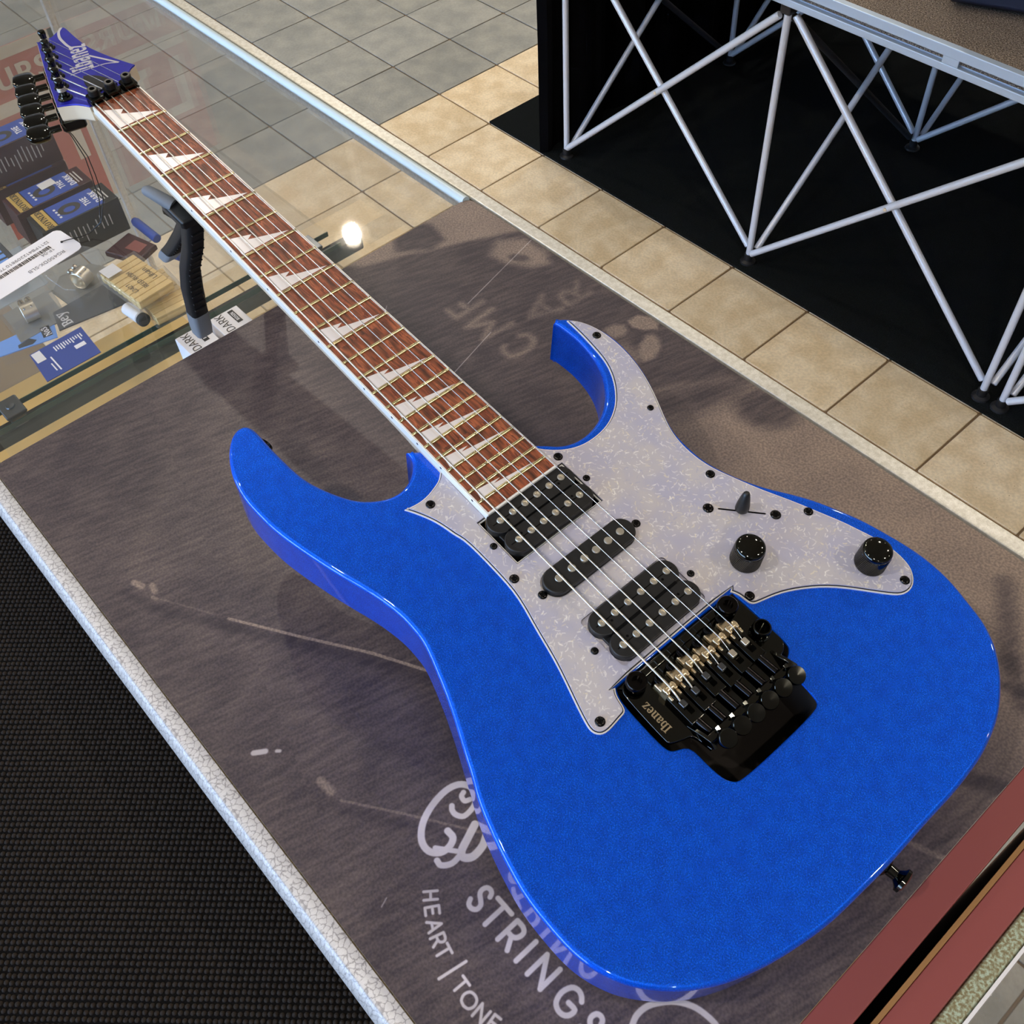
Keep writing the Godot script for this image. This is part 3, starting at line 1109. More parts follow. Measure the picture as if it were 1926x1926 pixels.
func printed_mat() -> void:
	ink_l.resize(mw * mh)
	ink_t.resize(mw * mh)
	ink_l.fill(0.2)
	# broad tones: the printed photograph, and ceiling sheen painted into its right side
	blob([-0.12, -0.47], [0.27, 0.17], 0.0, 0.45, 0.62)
	blob([-0.03, -0.24], [0.16, 0.13], 0.0, 0.6, 0.22)
	blob([-0.36, -0.27], [0.20, 0.13], 0.2, 0.5, 0.08)
	blob([-0.53, -0.42], [0.15, 0.085], 0.0, 0.3, 0.1)
	blob([-0.40, -0.49], [0.075, 0.10], 0.0, 0.2, 0.1)
	blob([-0.47, -0.16], [0.16, 0.10], -0.4, 0.7, 0.3)
	blob([-0.62, -0.09], [0.07, 0.07], 0.0, 0.6, 0.16)
	# pale corner, dark wedge, pebble and fingers
	patch([[-0.69, -0.34], [-0.69, -0.52], [-0.58, -0.52], [-0.5952, -0.502], [-0.6115, -0.4697], [-0.6313, -0.4264], [-0.6454, -0.3977], [-0.6572, -0.3671]], 0.004, 0.6)
	patch([[-0.6705, -0.4115], [-0.6723, -0.4385], [-0.6616, -0.449], [-0.635, -0.4432], [-0.6324, -0.4254], [-0.6534, -0.4014]], 0.005, 0.08)
	patch([[-0.5886, -0.457], [-0.6007, -0.477], [-0.5846, -0.495], [-0.5586, -0.4972], [-0.5416, -0.4879], [-0.5506, -0.4739], [-0.5701, -0.4597]], 0.006, 0.56)
	blob([-0.567, -0.474], [0.010, 0.005], -0.5, 0.5, 0.2)
	patch([[-0.4417, -0.4824], [-0.4407, -0.494], [-0.4312, -0.5], [-0.4209, -0.4987], [-0.4172, -0.4932], [-0.4238, -0.4843], [-0.4329, -0.4797]], 0.002, 0.6)
	patch([[-0.4488, -0.4615], [-0.4466, -0.4717], [-0.4398, -0.4774], [-0.433, -0.4751], [-0.4308, -0.4682], [-0.4347, -0.4598], [-0.4419, -0.4593]], 0.003, 0.5)
	patch([[-0.4186, -0.4805], [-0.4151, -0.4863], [-0.4077, -0.4847], [-0.399, -0.4779], [-0.395, -0.4666], [-0.3978, -0.4573], [-0.4057, -0.4579], [-0.4136, -0.4676]], 0.003, 0.58)
	blob([-0.412, -0.452], [0.016, 0.010], 0.6, 0.5, 0.4)
	blob([-0.296, -0.487], [0.024, 0.020], -0.6, 0.45, 0.14)
	# edge and dark hollows of the sandy right side, where sheen is painted in
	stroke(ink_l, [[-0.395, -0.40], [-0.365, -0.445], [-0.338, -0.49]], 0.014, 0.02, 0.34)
	stroke(ink_l, [[-0.085, -0.475], [-0.05, -0.425], [-0.028, -0.405]], 0.013, 0.012, -0.6)
	stroke(ink_l, [[-0.045, -0.408], [-0.02, -0.418]], 0.006, 0.006, -0.7)
	stroke(ink_l, [[-0.03, -0.337], [0.0, -0.353]], 0.010, 0.006, -0.75)
	stroke(ink_l, [[-0.045, -0.276], [-0.002, -0.292]], 0.004, 0.003, 0.5)
	# strings running out of the picture's left side, with their pins
	stroke(ink_l, [[-0.49, -0.038], [-0.465, -0.046], [-0.42, -0.0735], [-0.378, -0.1], [-0.333, -0.1285], [-0.28, -0.158]], 0.007, 0.008, -0.65)
	stroke(ink_l, [[-0.422, -0.0795], [-0.378, -0.1063], [-0.3333, -0.1347], [-0.27, -0.168]], 0.0021, 0.0008, 0.72)
	stroke(ink_l, [[-0.468, -0.0535], [-0.43, -0.0755]], 0.0022, 0.002, 0.4)
	stroke(ink_l, [[-0.494, -0.0465], [-0.487, -0.049]], 0.005, 0.003, 0.66)
	stroke(ink_l, [[-0.483, -0.0545], [-0.477, -0.0535]], 0.005, 0.003, 0.6)
	stroke(ink_l, [[-0.474, -0.0500], [-0.470, -0.0515]], 0.003, 0.002, 0.55)
	stroke(ink_l, [[-0.284, -0.0585], [-0.274, -0.0595]], 0.006, 0.004, 0.6)
	stroke(ink_l, [[-0.2657, -0.0603], [-0.2332, -0.0833], [-0.19, -0.112]], 0.0018, 0.0012, 0.45)
	stroke(ink_l, [[-0.262, -0.056], [-0.229, -0.079], [-0.2, -0.1]], 0.005, 0.006, -0.5)
	# blurred letters upside down near the far side
	glyph(ink_l, "F", [-0.552, -0.398], 0.017, 0.029, PI, 0.0055, 0.010, 0.52)
	glyph(ink_l, "M", [-0.520, -0.397], 0.027, 0.030, PI, 0.0055, 0.010, 0.52)
	glyph(ink_l, "C", [-0.483, -0.398], 0.020, 0.028, PI, 0.0055, 0.010, 0.52)
	glyph(ink_l, "A", [-0.5026, -0.4411], 0.024, 0.026, PI, 0.0055, 0.011, 0.46)
	glyph(ink_l, "R", [-0.4972, -0.4744], 0.020, 0.024, PI, 0.0055, 0.011, 0.44)
	# lettering
	var xs := [-0.1657, -0.1534, -0.1390, -0.1278, -0.1138, -0.0945, -0.0780]
	var ws := [0.0085, 0.0115, 0.0095, 0.004, 0.0115, 0.0118, 0.0085]
	for k in 7:
		glyph(ink_t, "STRINGS"[k], [xs[k], -0.0848], ws[k], 0.0145, 0.0, 0.0027, 0.0006, 1.0)
	var h := [[-0.1858, -0.0652, -0.66], [-0.1787, -0.0607, -0.56], [-0.1716, -0.0566, -0.46], [-0.1645, -0.0535, -0.30], [-0.1578, -0.0515, -0.2]]
	for k in 5:
		glyph(ink_t, "HEART"[k], [h[k][0], h[k][1]], 0.0058, 0.0078, h[k][2], 0.0014, 0.0005, 1.0)
	stroke(ink_t, [[-0.1457, -0.0575], [-0.1488, -0.0411]], 0.0015, 0.0005, 1.0)
	var tn := [[-0.1385, -0.0475, -0.06, 0.006], [-0.1298, -0.0462, 0.02, 0.008], [-0.1206, -0.0468, 0.1, 0.0066], [-0.1128, -0.0484, 0.2, 0.0052]]
	for k in 4:
		glyph(ink_t, "TONE"[k], [tn[k][0], tn[k][1]], tn[k][3], 0.0078, tn[k][2], 0.0014, 0.0005, 1.0)
	# the flourished script beside them
	var script := [
		[[[-0.2145, -0.1225], [-0.22, -0.1226], [-0.2253, -0.1184], [-0.2275, -0.1102], [-0.2259, -0.0984], [-0.2212, -0.0878], [-0.2138, -0.081], [-0.2062, -0.0801], [-0.2009, -0.0845], [-0.2, -0.0905], [-0.2026, -0.0954], [-0.2078, -0.0957]], 0.0040],
		[[[-0.2195, -0.1175], [-0.2184, -0.1151], [-0.215, -0.1146], [-0.2135, -0.1175]], 0.0030],
		[[[-0.2178, -0.1071], [-0.2155, -0.1055], [-0.2118, -0.1055], [-0.2081, -0.1085], [-0.2085, -0.1153], [-0.2110, -0.1202]], 0.0032],
		[[[-0.2, -0.1098], [-0.1967, -0.1018], [-0.1933, -0.0941], [-0.1897, -0.0926], [-0.1864, -0.097], [-0.1874, -0.1051], [-0.1906, -0.1107]], 0.0046],
		[[[-0.1921, -0.0931], [-0.1915, -0.0857], [-0.1948, -0.0803], [-0.1986, -0.0802]], 0.0034],
		[[[-0.205, -0.084], [-0.200, -0.088], [-0.195, -0.092]], 0.0028],
		[[[-0.0637, -0.100], [-0.0658, -0.1061], [-0.065, -0.1134], [-0.0608, -0.121], [-0.0561, -0.1262], [-0.0496, -0.1304], [-0.0426, -0.1324], [-0.0345, -0.1326], [-0.026, -0.129], [-0.021, -0.122]], 0.0030],
		[[[-0.082, -0.1092], [-0.0775, -0.1088], [-0.0735, -0.1115], [-0.071, -0.1167]], 0.0020],
		[[[-0.082, -0.1092], [-0.0795, -0.1135], [-0.0755, -0.1150], [-0.071, -0.1167]], 0.0018],
		[[[-0.160, -0.105], [-0.150, -0.108], [-0.138, -0.109]], 0.0030],
		[[[-0.132, -0.108], [-0.126, -0.110]], 0.0030],
		[[[-0.112, -0.1065], [-0.108, -0.110]], 0.0026],
	]
	for s in script:
		var pts := []
		for q in smooth(s[0], false, 4, -2.0):
			pts.append([q.x, q.y])
		stroke(ink_t, pts, s[1], 0.0006, 1.0)
	# scuffs and scratches in the surface
	for s in [[[-0.5783, -0.4985], [-0.5528, -0.4019]], [[-0.5114, -0.392], [-0.4953, -0.3365]], [[-0.60, -0.35], [-0.555, -0.30]]]:
		stroke(ink_t, s, 0.0004, 0.0004, 0.7)
	stroke(ink_t, [[-0.3272, -0.0385], [-0.3245, -0.0425], [-0.3232, -0.0445]], 0.0034, 0.001, 0.95)
	stroke(ink_t, [[-0.3185, -0.0498], [-0.3172, -0.0512]], 0.0020, 0.001, 0.9)
	stroke(ink_t, [[-0.2015, -0.046], [-0.1995, -0.041]], 0.0005, 0.0004, 0.6)
	# grain
	var f := FastNoiseLite.new()
	f.seed = 61; f.frequency = 0.16; f.fractal_octaves = 2
	var g1 := f.get_image(mw, mh)
	f.seed = 62; f.frequency = 0.006; f.fractal_octaves = 4
	var g2 := f.get_image(mw, mh)
	f.seed = 63; f.frequency = 0.075; f.fractal_octaves = 3
	var g3 := f.get_image(mw, mh / 6)
	var d1 := g1.get_data()
	var d2 := g2.get_data()
	var d3 := g3.get_data()
	var k1 := d1.size() / (mw * mh)
	var k3 := d3.size() / (mw * (mh / 6))
	var out := PackedByteArray()
	out.resize(mw * mh * 3)
	var hgt := PackedByteArray()
	hgt.resize(mw * mh)
	var dark := C(56, 49, 56)
	var light := C(176, 156, 138)
	var pale := C(196, 188, 188)
	for y in mh:
		for x in mw:
			var i := y * mw + x
			var a := d1[i * k1] / 255.0 - 0.5
			var b := d2[i * k1] / 255.0 - 0.5
			# fibres of the printed wood run slantwise
			var sx := posmod(int(x * 0.97 + y * 0.25), mw)
			var sy := posmod(int((y * 0.97 - x * 0.25 + 600.0) / 7.0), mh / 6)
			var s := d3[(sy * mw + sx) * k3] / 255.0 - 0.5
			var l := ink_l[i]
			var tt := ink_t[i]
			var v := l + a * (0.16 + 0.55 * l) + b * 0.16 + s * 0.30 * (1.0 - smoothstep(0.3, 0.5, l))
			v = clampf(v, 0.0, 1.0)
			var r := lerpf(dark.r, light.r, v)
			var g := lerpf(dark.g, light.g, v)
			var bl := lerpf(dark.b, light.b, v)
			var sp := 1.0 + b * 0.25
			r = lerpf(r, pale.r * sp, tt); g = lerpf(g, pale.g * sp, tt); bl = lerpf(bl, pale.b * sp, tt)
			out[i * 3] = int(clampf(r * 255, 0, 255)); out[i * 3 + 1] = int(clampf(g * 255, 0, 255)); out[i * 3 + 2] = int(clampf(bl * 255, 0, 255))
			hgt[i] = int(clampf(128 + a * 200, 0, 255))
	var m := mat("mat_print", Color.WHITE, 0.46, 0.0, 0.42)
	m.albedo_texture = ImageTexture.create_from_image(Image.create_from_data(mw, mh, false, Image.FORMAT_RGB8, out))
	m.texture_repeat = false
	m.heightmap_enabled = true
	m.heightmap_texture = ImageTexture.create_from_image(Image.create_from_data(mw, mh, false, Image.FORMAT_L8, hgt))
	m.heightmap_scale = 0.006
	var o := thing("counter_mat", "dark printed counter mat with pale lettering under the blue guitar", "counter mat")
	var mb := MB.new()
	var T := Transform3D(Basis(Vector3(1, 0, 0), Vector3(0, 0, 1), Vector3(0, 1, 0)), Vector3.ZERO)
	var outline := rounded_rect(MX0, MZ0, MX1, MZ1, 0.009, 5)
	mb.extrude(outline, T, 0.9091, MY - 0.0001, 0.0, 0.0)
	put(o, "backing", mb, M.white_paper)
	mb = MB.new()
	var ix := mb.ears(outline)
	for k in range(0, ix.size(), 3):
		var q := []
		var uv := []
		for c in 3:
			var p := outline[ix[k + c]]
			q.append(Vector3(p.x, MY, p.y))
			uv.append(Vector2((p.x - MX0) / (MX1 - MX0), (p.y - MZ0) / (MZ1 - MZ0)))
		mb.tri(q[0], q[1], q[2], Vector3.UP, Vector3.UP, Vector3.UP, uv[0], uv[1], uv[2])
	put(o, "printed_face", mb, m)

# ------------------------------------------------------------------ the guitar; lengths in millimetres: x from the nut to the bridge, y to the treble side, z up from the frets
const GT := Transform3D(Vector3(0.001, 0, 0), Vector3(0, 0, -0.001), Vector3(0, 0.001, 0), Vector3.ZERO)
const BODY_TOP := -9.5
func G(x: float, y: float, z: float) -> Vector3:
	return Vector3(x, z, -y) * 0.001
func GD(x: float, y: float, z: float) -> Vector3:
	return Vector3(x, z, -y).normalized()

func fret_x(k: int) -> float:
	return 648.0 * (1.0 - pow(2.0, -k / 12.0))
func board_half(x: float, extra := 0.0) -> float:
	return (40.66 + 14.03 * x / 486.0) * 0.5 + extra

const BODY := [[423.9,-28.7],[426.8,-33.1],[434.2,-38.9],[439.6,-45.2],[442.9,-53.1],[443.2,-60.6],[440.4,-68.9],[434.7,-77.0],[427.8,-83.2],[418.1,-88.3],[408.6,-92.7],[398.7,-95.9],[389.4,-97.5],[377.3,-98.3],[366.1,-98.8],[355.6,-99.0],[346.1,-98.7],[339.9,-99.8],[336.5,-103.1],[336.5,-108.7],[340.0,-114.5],[346.3,-120.2],[354.4,-125.2],[363.0,-129.2],[373.7,-132.2],[386.4,-134.1],[397.6,-133.7],[410.0,-133.2],[421.9,-131.6],[436.0,-128.6],[448.2,-125.6],[461.2,-122.2],[475.4,-117.9],[489.0,-113.5],[503.0,-110.4],[514.7,-108.7],[525.6,-109.0],[533.0,-109.3],[541.9,-111.6],[550.9,-114.5],[558.2,-116.8],[567.3,-119.9],[576.9,-123.6],[586.8,-127.6],[596.2,-131.8],[605.1,-135.6],[613.1,-138.8],[621.0,-142.9],[630.1,-146.4],[640.3,-149.6],[649.8,-152.2],[658.7,-154.3],[669.7,-156.7],[679.6,-158.1],[690.2,-158.5],[700.1,-158.5],[709.5,-158.1],[718.7,-156.8],[728.6,-153.6],[738.0,-149.1],[745.0,-144.1],[751.8,-138.1],[757.6,-131.9],[762.5,-125.5],[768.0,-117.1],[772.7,-107.9],[776.1,-99.0],[779.3,-89.7],[782.1,-78.9],[784.3,-68.3],[786.3,-57.3],[787.6,-46.2],[788.1,-36.2],[788.4,-25.8],[788.9,-13.1],[789.0,-2.1],[789.0,9.4],[788.5,23.8],[788.5,36.9],[788.5,43.2],[788.5,55.2],[787.7,66.4],[786.9,76.8],[785.3,87.5],[782.1,99.5],[779.0,108.8],[774.8,117.1],[770.0,124.9],[764.3,132.8],[758.6,139.1],[752.4,144.8],[746.5,148.8],[740.4,152.1],[733.9,154.6],[724.8,156.9],[714.6,159.9],[704.3,161.8],[692.2,162.5],[681.9,161.8],[670.5,160.0],[660.2,157.7],[649.1,155.2],[638.6,151.7],[626.5,146.8],[615.2,141.8],[604.3,135.3],[595.4,129.3],[589.1,125.1],[576.6,118.8],[563.7,113.9],[550.6,110.4],[538.8,110.4],[527.4,111.0],[516.5,113.3],[504.4,118.8],[490.8,125.6],[475.3,132.3],[460.8,136.3],[444.9,139.0],[430.4,138.8],[417.8,135.3],[406.9,130.0],[400.4,124.5],[397.1,119.1],[398.7,115.1],[401.0,116.9],[409.5,117.3],[419.7,118.0],[432.1,116.6],[444.6,113.7],[455.8,108.7],[465.4,102.0],[473.7,94.0],[479.6,85.3],[484.0,75.0],[485.9,63.6],[485.0,54.9],[482.0,47.0],[476.3,40.5],[469.2,34.1]]
const GUARD := [[449.9,-27.5],[452.7,-32.1],[455.2,-37.9],[457.6,-45.1],[458.3,-52.0],[457.7,-57.8],[456.6,-62.9],[461.7,-59.9],[469.1,-56.3],[476.1,-53.6],[484.0,-51.6],[492.0,-50.2],[500.3,-48.0],[530.2,-48.0],[548.7,-49.4],[569.3,-54.7],[583.7,-58.0],[598.6,-61.9],[618.6,-68.5],[630.3,-72.0],[636.7,-73.0],[641.0,-70.5],[642.5,-65.3],[641.1,-55.7],[640.3,-48.9],[640.4,52.4],[642.8,58.3],[646.1,70.3],[651.4,81.7],[660.0,94.9],[669.5,105.2],[679.1,113.5],[689.6,122.5],[695.1,128.5],[696.5,135.3],[694.1,141.7],[687.9,147.4],[680.5,149.5],[671.7,150.0],[660.3,148.2],[649.8,145.0],[639.2,141.8],[627.1,136.9],[614.2,131.8],[602.2,126.5],[592.3,121.9],[582.7,117.9],[570.0,113.1],[558.6,109.1],[547.4,107.2],[536.9,107.0],[526.1,108.3],[515.4,111.7],[505.1,116.6],[491.6,123.3],[476.8,129.2],[460.6,133.7],[444.2,135.7],[431.1,135.4],[418.7,133.0],[408.9,128.0],[404.2,122.8],[419.4,122.0],[436.7,119.8],[450.1,117.2],[462.4,111.6],[471.9,104.9],[480.1,97.0],[486.0,88.2],[489.8,79.0],[491.4,69.0],[491.1,58.5],[488.4,49.3],[483.8,41.7],[478.1,35.4],[474.2,32.3]]

func body_outline() -> PackedVector2Array:
	return eased(smooth(BODY, true, 3, 0.2), 5, 0.5)

func guitar() -> void:
	var g := thing("electric_guitar", "metallic blue electric guitar with pearl pickguard lying on the counter mat", "guitar")
	g.transform = Transform3D(Basis(Vector3(0.992364, -0.122770, 0.011864), Vector3(0.122770, 0.992435, 0.000670), Vector3(-0.011856, 0.000792, 0.999929)).orthonormalized(), Vector3(-0.804866, 1.058677, -0.259714))
	guitar_body(g)
	guitar_neck(g)
	guitar_head(g)
	guitar_pickups(g)
	guitar_bridge(g)
	guitar_controls(g)
	guitar_strings(g)

func guitar_body(g: Node3D) -> void:
	var cav := eased(smooth([[628.7, -44.8], [635.4, -47.6], [653.2, -48.4], [668.7, -48.4], [673.8, -45.8], [677.3, -37.5], [688.9, -37.2], [701.0, -36.4], [706.3, -33.2], [708.8, -28], [709.4, -1.5], [708.9, 31], [705.7, 37.0], [693.8, 38.3], [680, 40.5], [677, 46], [673.5, 50.2], [668.2, 51], [641.1, 51.6], [631.5, 51.0], [627.3, 47.0], [626.6, 1.2], [626.7, -40]], true, 3, 0.3), 2)
	var pu_n := rounded_rect(493.6, -34.4, 530.8, 35.9, 2.5)
	var pu_b := rounded_rect(583.0, -33.5, 621.5, 36.6, 2.5)
	var b := MB.new()
	b.extrude(body_outline(), GT, BODY_TOP - 42.0, BODY_TOP, 3.2, 3.2, [pu_n, pu_b, inset(cav, -1.1)], 6)
	b.lip(inset(cav, -1.1), cav, GT, BODY_TOP, 1.1)
	put(g, "body", b, M.blue_paint)
	b = MB.new()
	b.recess(cav, GT, -44.0, BODY_TOP - 1.1)
	put(g, "tremolo_cavity", b, M.cavity)
	for p in [pu_n, pu_b]:
		b = MB.new()
		b.recess(p, GT, -30.0, BODY_TOP)
		put(g, "pickup_cavity", b, M.black_matte)
	# pickguard: white, black and pearl plies, each a little smaller
	var edge := []
	for q in GUARD:
		edge.append(q)
	edge[24] = [640.6, -51.0]
	edge[25] = [640.8, 54.5]
	var lip := [[637.0, -49.2], [630.5, -47.8], [626.6, -45.0], [625.2, -41.0], [625.2, 46.0], [627.0, 50.6], [632.0, 53.0], [637.0, 53.4]]
	for k in lip.size():
		edge.insert(25 + k, lip[k])
	for q in [[478.0, 27.4], [494.4, 27.6], [494.4, 35.2], [530.0, 35.2], [530.0, -33.7], [494.4, -33.7], [494.4, -27.6], [447.5, -27.2]]:
		edge.append(q)
	edge.remove_at(0)
	var out := eased(smooth(edge, true, 3, 0.45), 2, 0.72)
	var sc_hole := rounded_rect(546.5, -35.5, 566.0, 36.0, 9.5, 6)
	var guard: MeshInstance3D
	for k in 3:
		b = MB.new()
		b.extrude(inset(out, [0.0, 0.75, 1.25][k]), GT, [-9.48, -8.5, -8.15][k], [-8.5, -8.15, -7.2][k], [0.0, 0.0, 0.25][k], 0.0, [rounded_rect(583.6, -32.9, 620.9, 36.0, 2.5), sc_hole], 2, 1.0 / 230.0)
		if k == 0:
			guard = put(g, "pickguard", b, M.white_plastic)
		else:
			put(guard, ["", "black_ply", "pearl_ply"][k], b, [null, M.black, M.pearl][k])
	var screws := [[428.5, 128.8, 3.1], [498.3, 112.0, 2.3], [488.4, 37.4, 3.1], [512.3, 40.0, 2.4], [561.0, 103.4, 3.1], [578.0, 83.2, 3.5], [608.7, 112.3, 3.5], [620.4, 130.1, 3.1], [690.4, 137.1, 3.1], [464.5, -48.5, 3.1], [512.8, -38.0, 2.4], [537.8, -43.2, 3.1], [556.8, -37.5, 2.9], [556.9, 40.3, 2.9], [603.4, 40.6, 2.4], [603.0, -38.8, 2.4], [636.7, 56.7, 3.1], [635.8, -65.8, 3.1]]
	var turn := 0.3
	for s in screws:
		b = MB.new()
		var r: float = s[2]
		b.lathe(G(s[0], s[1], -7.4), Vector3(0, 1, 0), [Vector2(r, 0), Vector2(r, 0.4), Vector2(r * 0.86, 1.0), Vector2(r * 0.5, 1.45), Vector2(0, 1.6)].map(func(q): return q * Vector2(0.001, 0.001)), 16)
		var w := put(g, "screw", b, M.black_screw)
		b = MB.new()
		turn += 1.1
		for k in 2:
			b.box(G(s[0], s[1], -6.0), Vector3(r * 1.15, 0.5, r * 0.28) * 0.001, 0.0, Basis(Vector3.UP, turn + k * PI / 2))
		put(w, "cross_slot", b, M.black_matte)
	# strap buttons
	for q in [[789.0, 3.0, -30.5, 1.0, 0.1], [345.0, -105.0, -36.0, -0.5, 0.86]]:
		b = MB.new()
		b.lathe(G(q[0], q[1], q[2]), GD(q[3], q[4], 0), [Vector2(0, 0), Vector2(6.5, 0), Vector2(6.0, 1.2), Vector2(3.6, 2.5), Vector2(3.3, 7), Vector2(5.5, 9.5), Vector2(7.2, 10.2), Vector2(7.2, 12.2), Vector2(5.5, 13.2), Vector2(3, 13.4), Vector2(2.6, 12.6), Vector2(0, 12.4)].map(func(v): return v * 0.001), 24)
		put(g, "strap_button", b, M.black_chrome)

func guitar_neck(g: Node3D) -> void:
	# shaft
	var b := MB.new()
	var prev := []
	var pn := []
	var n := 30
	var k := 16
	for i in n + 1:
		var x := lerpf(-15.0, 496.0, float(i) / n)
		var hw := board_half(maxf(x, 0.0), 1.25)
		var dep := lerpf(13.5, 15.5, clampf(x / 440.0, 0, 1))
		if x < 0.0:
			dep += -x * 0.25
		var pw := 0.75
		if x > 400.0:
			var u := clampf((x - 400.0) / 70.0, 0, 1)
			dep += 9.0 * u * u
			pw = lerpf(0.75, 0.4, u)
		var ring := []
		for a in k + 1:
			var th := PI * a / k
			var cx := -cos(th)
			var sy := sin(th)
			ring.append(G(x, hw * signf(cx) * pow(absf(cx), pw), -6.7 - dep * pow(sy, pw)))
		var nn := []
		for a in k + 1:
			var d: Vector3 = ring[mini(a + 1, k)] - ring[maxi(a - 1, 0)]
			var q := d.cross(Vector3(1, 0, 0)).normalized()
			if q.dot(ring[a] - G(x, 0, -8)) < 0:
				q = -q
			nn.append(q)
		if i > 0:
			for a in k:
				b.quadn(prev[a], ring[a], ring[a + 1], prev[a + 1], pn[a], nn[a], nn[a + 1], pn[a + 1])
		prev = ring
		pn = nn
	for a in k:
		b.tri(G(496, 0, -6.7), prev[a], prev[a + 1], Vector3(1, 0, 0), Vector3(1, 0, 0), Vector3(1, 0, 0))
	put(g, "neck", b, M.maple)
	# bound fingerboard
	b = MB.new()
	var e := 1.35
	b.extrude(PackedVector2Array([Vector2(-4.5, -board_half(-4.5, e)), Vector2(496.5, -board_half(496.5, e)), Vector2(496.5, board_half(496.5, e)), Vector2(-4.5, board_half(-4.5, e))]), GT, -7.0, -0.85, 0.35, 0.0, [], 2)
	var fb := put(g, "fingerboard", b, M.binding)
	b = MB.new()
	b.extrude(PackedVector2Array([Vector2(-4.0, -board_half(-4.0)), Vector2(495.0, -board_half(495.0)), Vector2(495.0, board_half(495.0)), Vector2(-4.0, board_half(-4.0))]), GT, -1.6, -0.72, 0.0, 0.0, [], 2, 1.0 / 110.0)
	put(fb, "rosewood_board", b, M.rosewood)
	for f in range(1, 25):
		var x := fret_x(f)
		var hw := board_half(x, 0.35)
		b = MB.new()
		var rows := []
		for s in 7:
			var a := PI * s / 6
			rows.append([Vector2(1.35 * cos(a), -0.75 + 1.15 * sin(a)), Vector2(cos(a), sin(a))])
		for s in 6:
			var p: Vector2 = rows[s][0]
			var q: Vector2 = rows[s + 1][0]
			var np := GD(rows[s][1].x, 0, rows[s][1].y)
			var nq := GD(rows[s + 1][1].x, 0, rows[s + 1][1].y)
			b.quadn(G(x + p.x, -hw, p.y), G(x + q.x, -hw, q.y), G(x + q.x, hw, q.y), G(x + p.x, hw, p.y), np, nq, nq, np)
			for sg in [-1.0, 1.0]:
				b.tri(G(x, sg * hw, -0.75), G(x + p.x, sg * hw, p.y), G(x + q.x, sg * hw, q.y), GD(0, sg, 0), GD(0, sg, 0), GD(0, sg, 0))
		put(g, "fret", b, M.fret_wire)
	for f in [1, 3, 5, 7, 9, 12, 15, 17, 19, 21, 24]:
		var x0 := maxf(fret_x(f - 1), 0.0)
		var x1 := fret_x(f)
		var poly := PackedVector2Array()
		for q in [[0.08, 0.14], [0.41, 0.36], [0.30, 0.475], [0.91, 0.88], [0.054, 0.90]]:
			var x := lerpf(x0, x1, q[1])
			poly.append(Vector2(x, lerpf(-board_half(x), board_half(x), q[0])))
		b = MB.new()
		b.extrude(poly, GT, -1.2, -0.66, 0.0, 0.0, [], 2)
		put(g, "inlay", b, M.inlay)
	for f in [3, 5, 7, 9, 12, 12, 15, 17, 19, 21, 24, 24]:
		var x := (fret_x(f - 1) + fret_x(f)) * 0.5
		b = MB.new()
		b.cyl(G(x, -board_half(x, 1.0), -2.6), G(x, -board_half(x, 1.45), -2.6), 0.0010, 10)
		put(g, "side_dot", b, M.black)

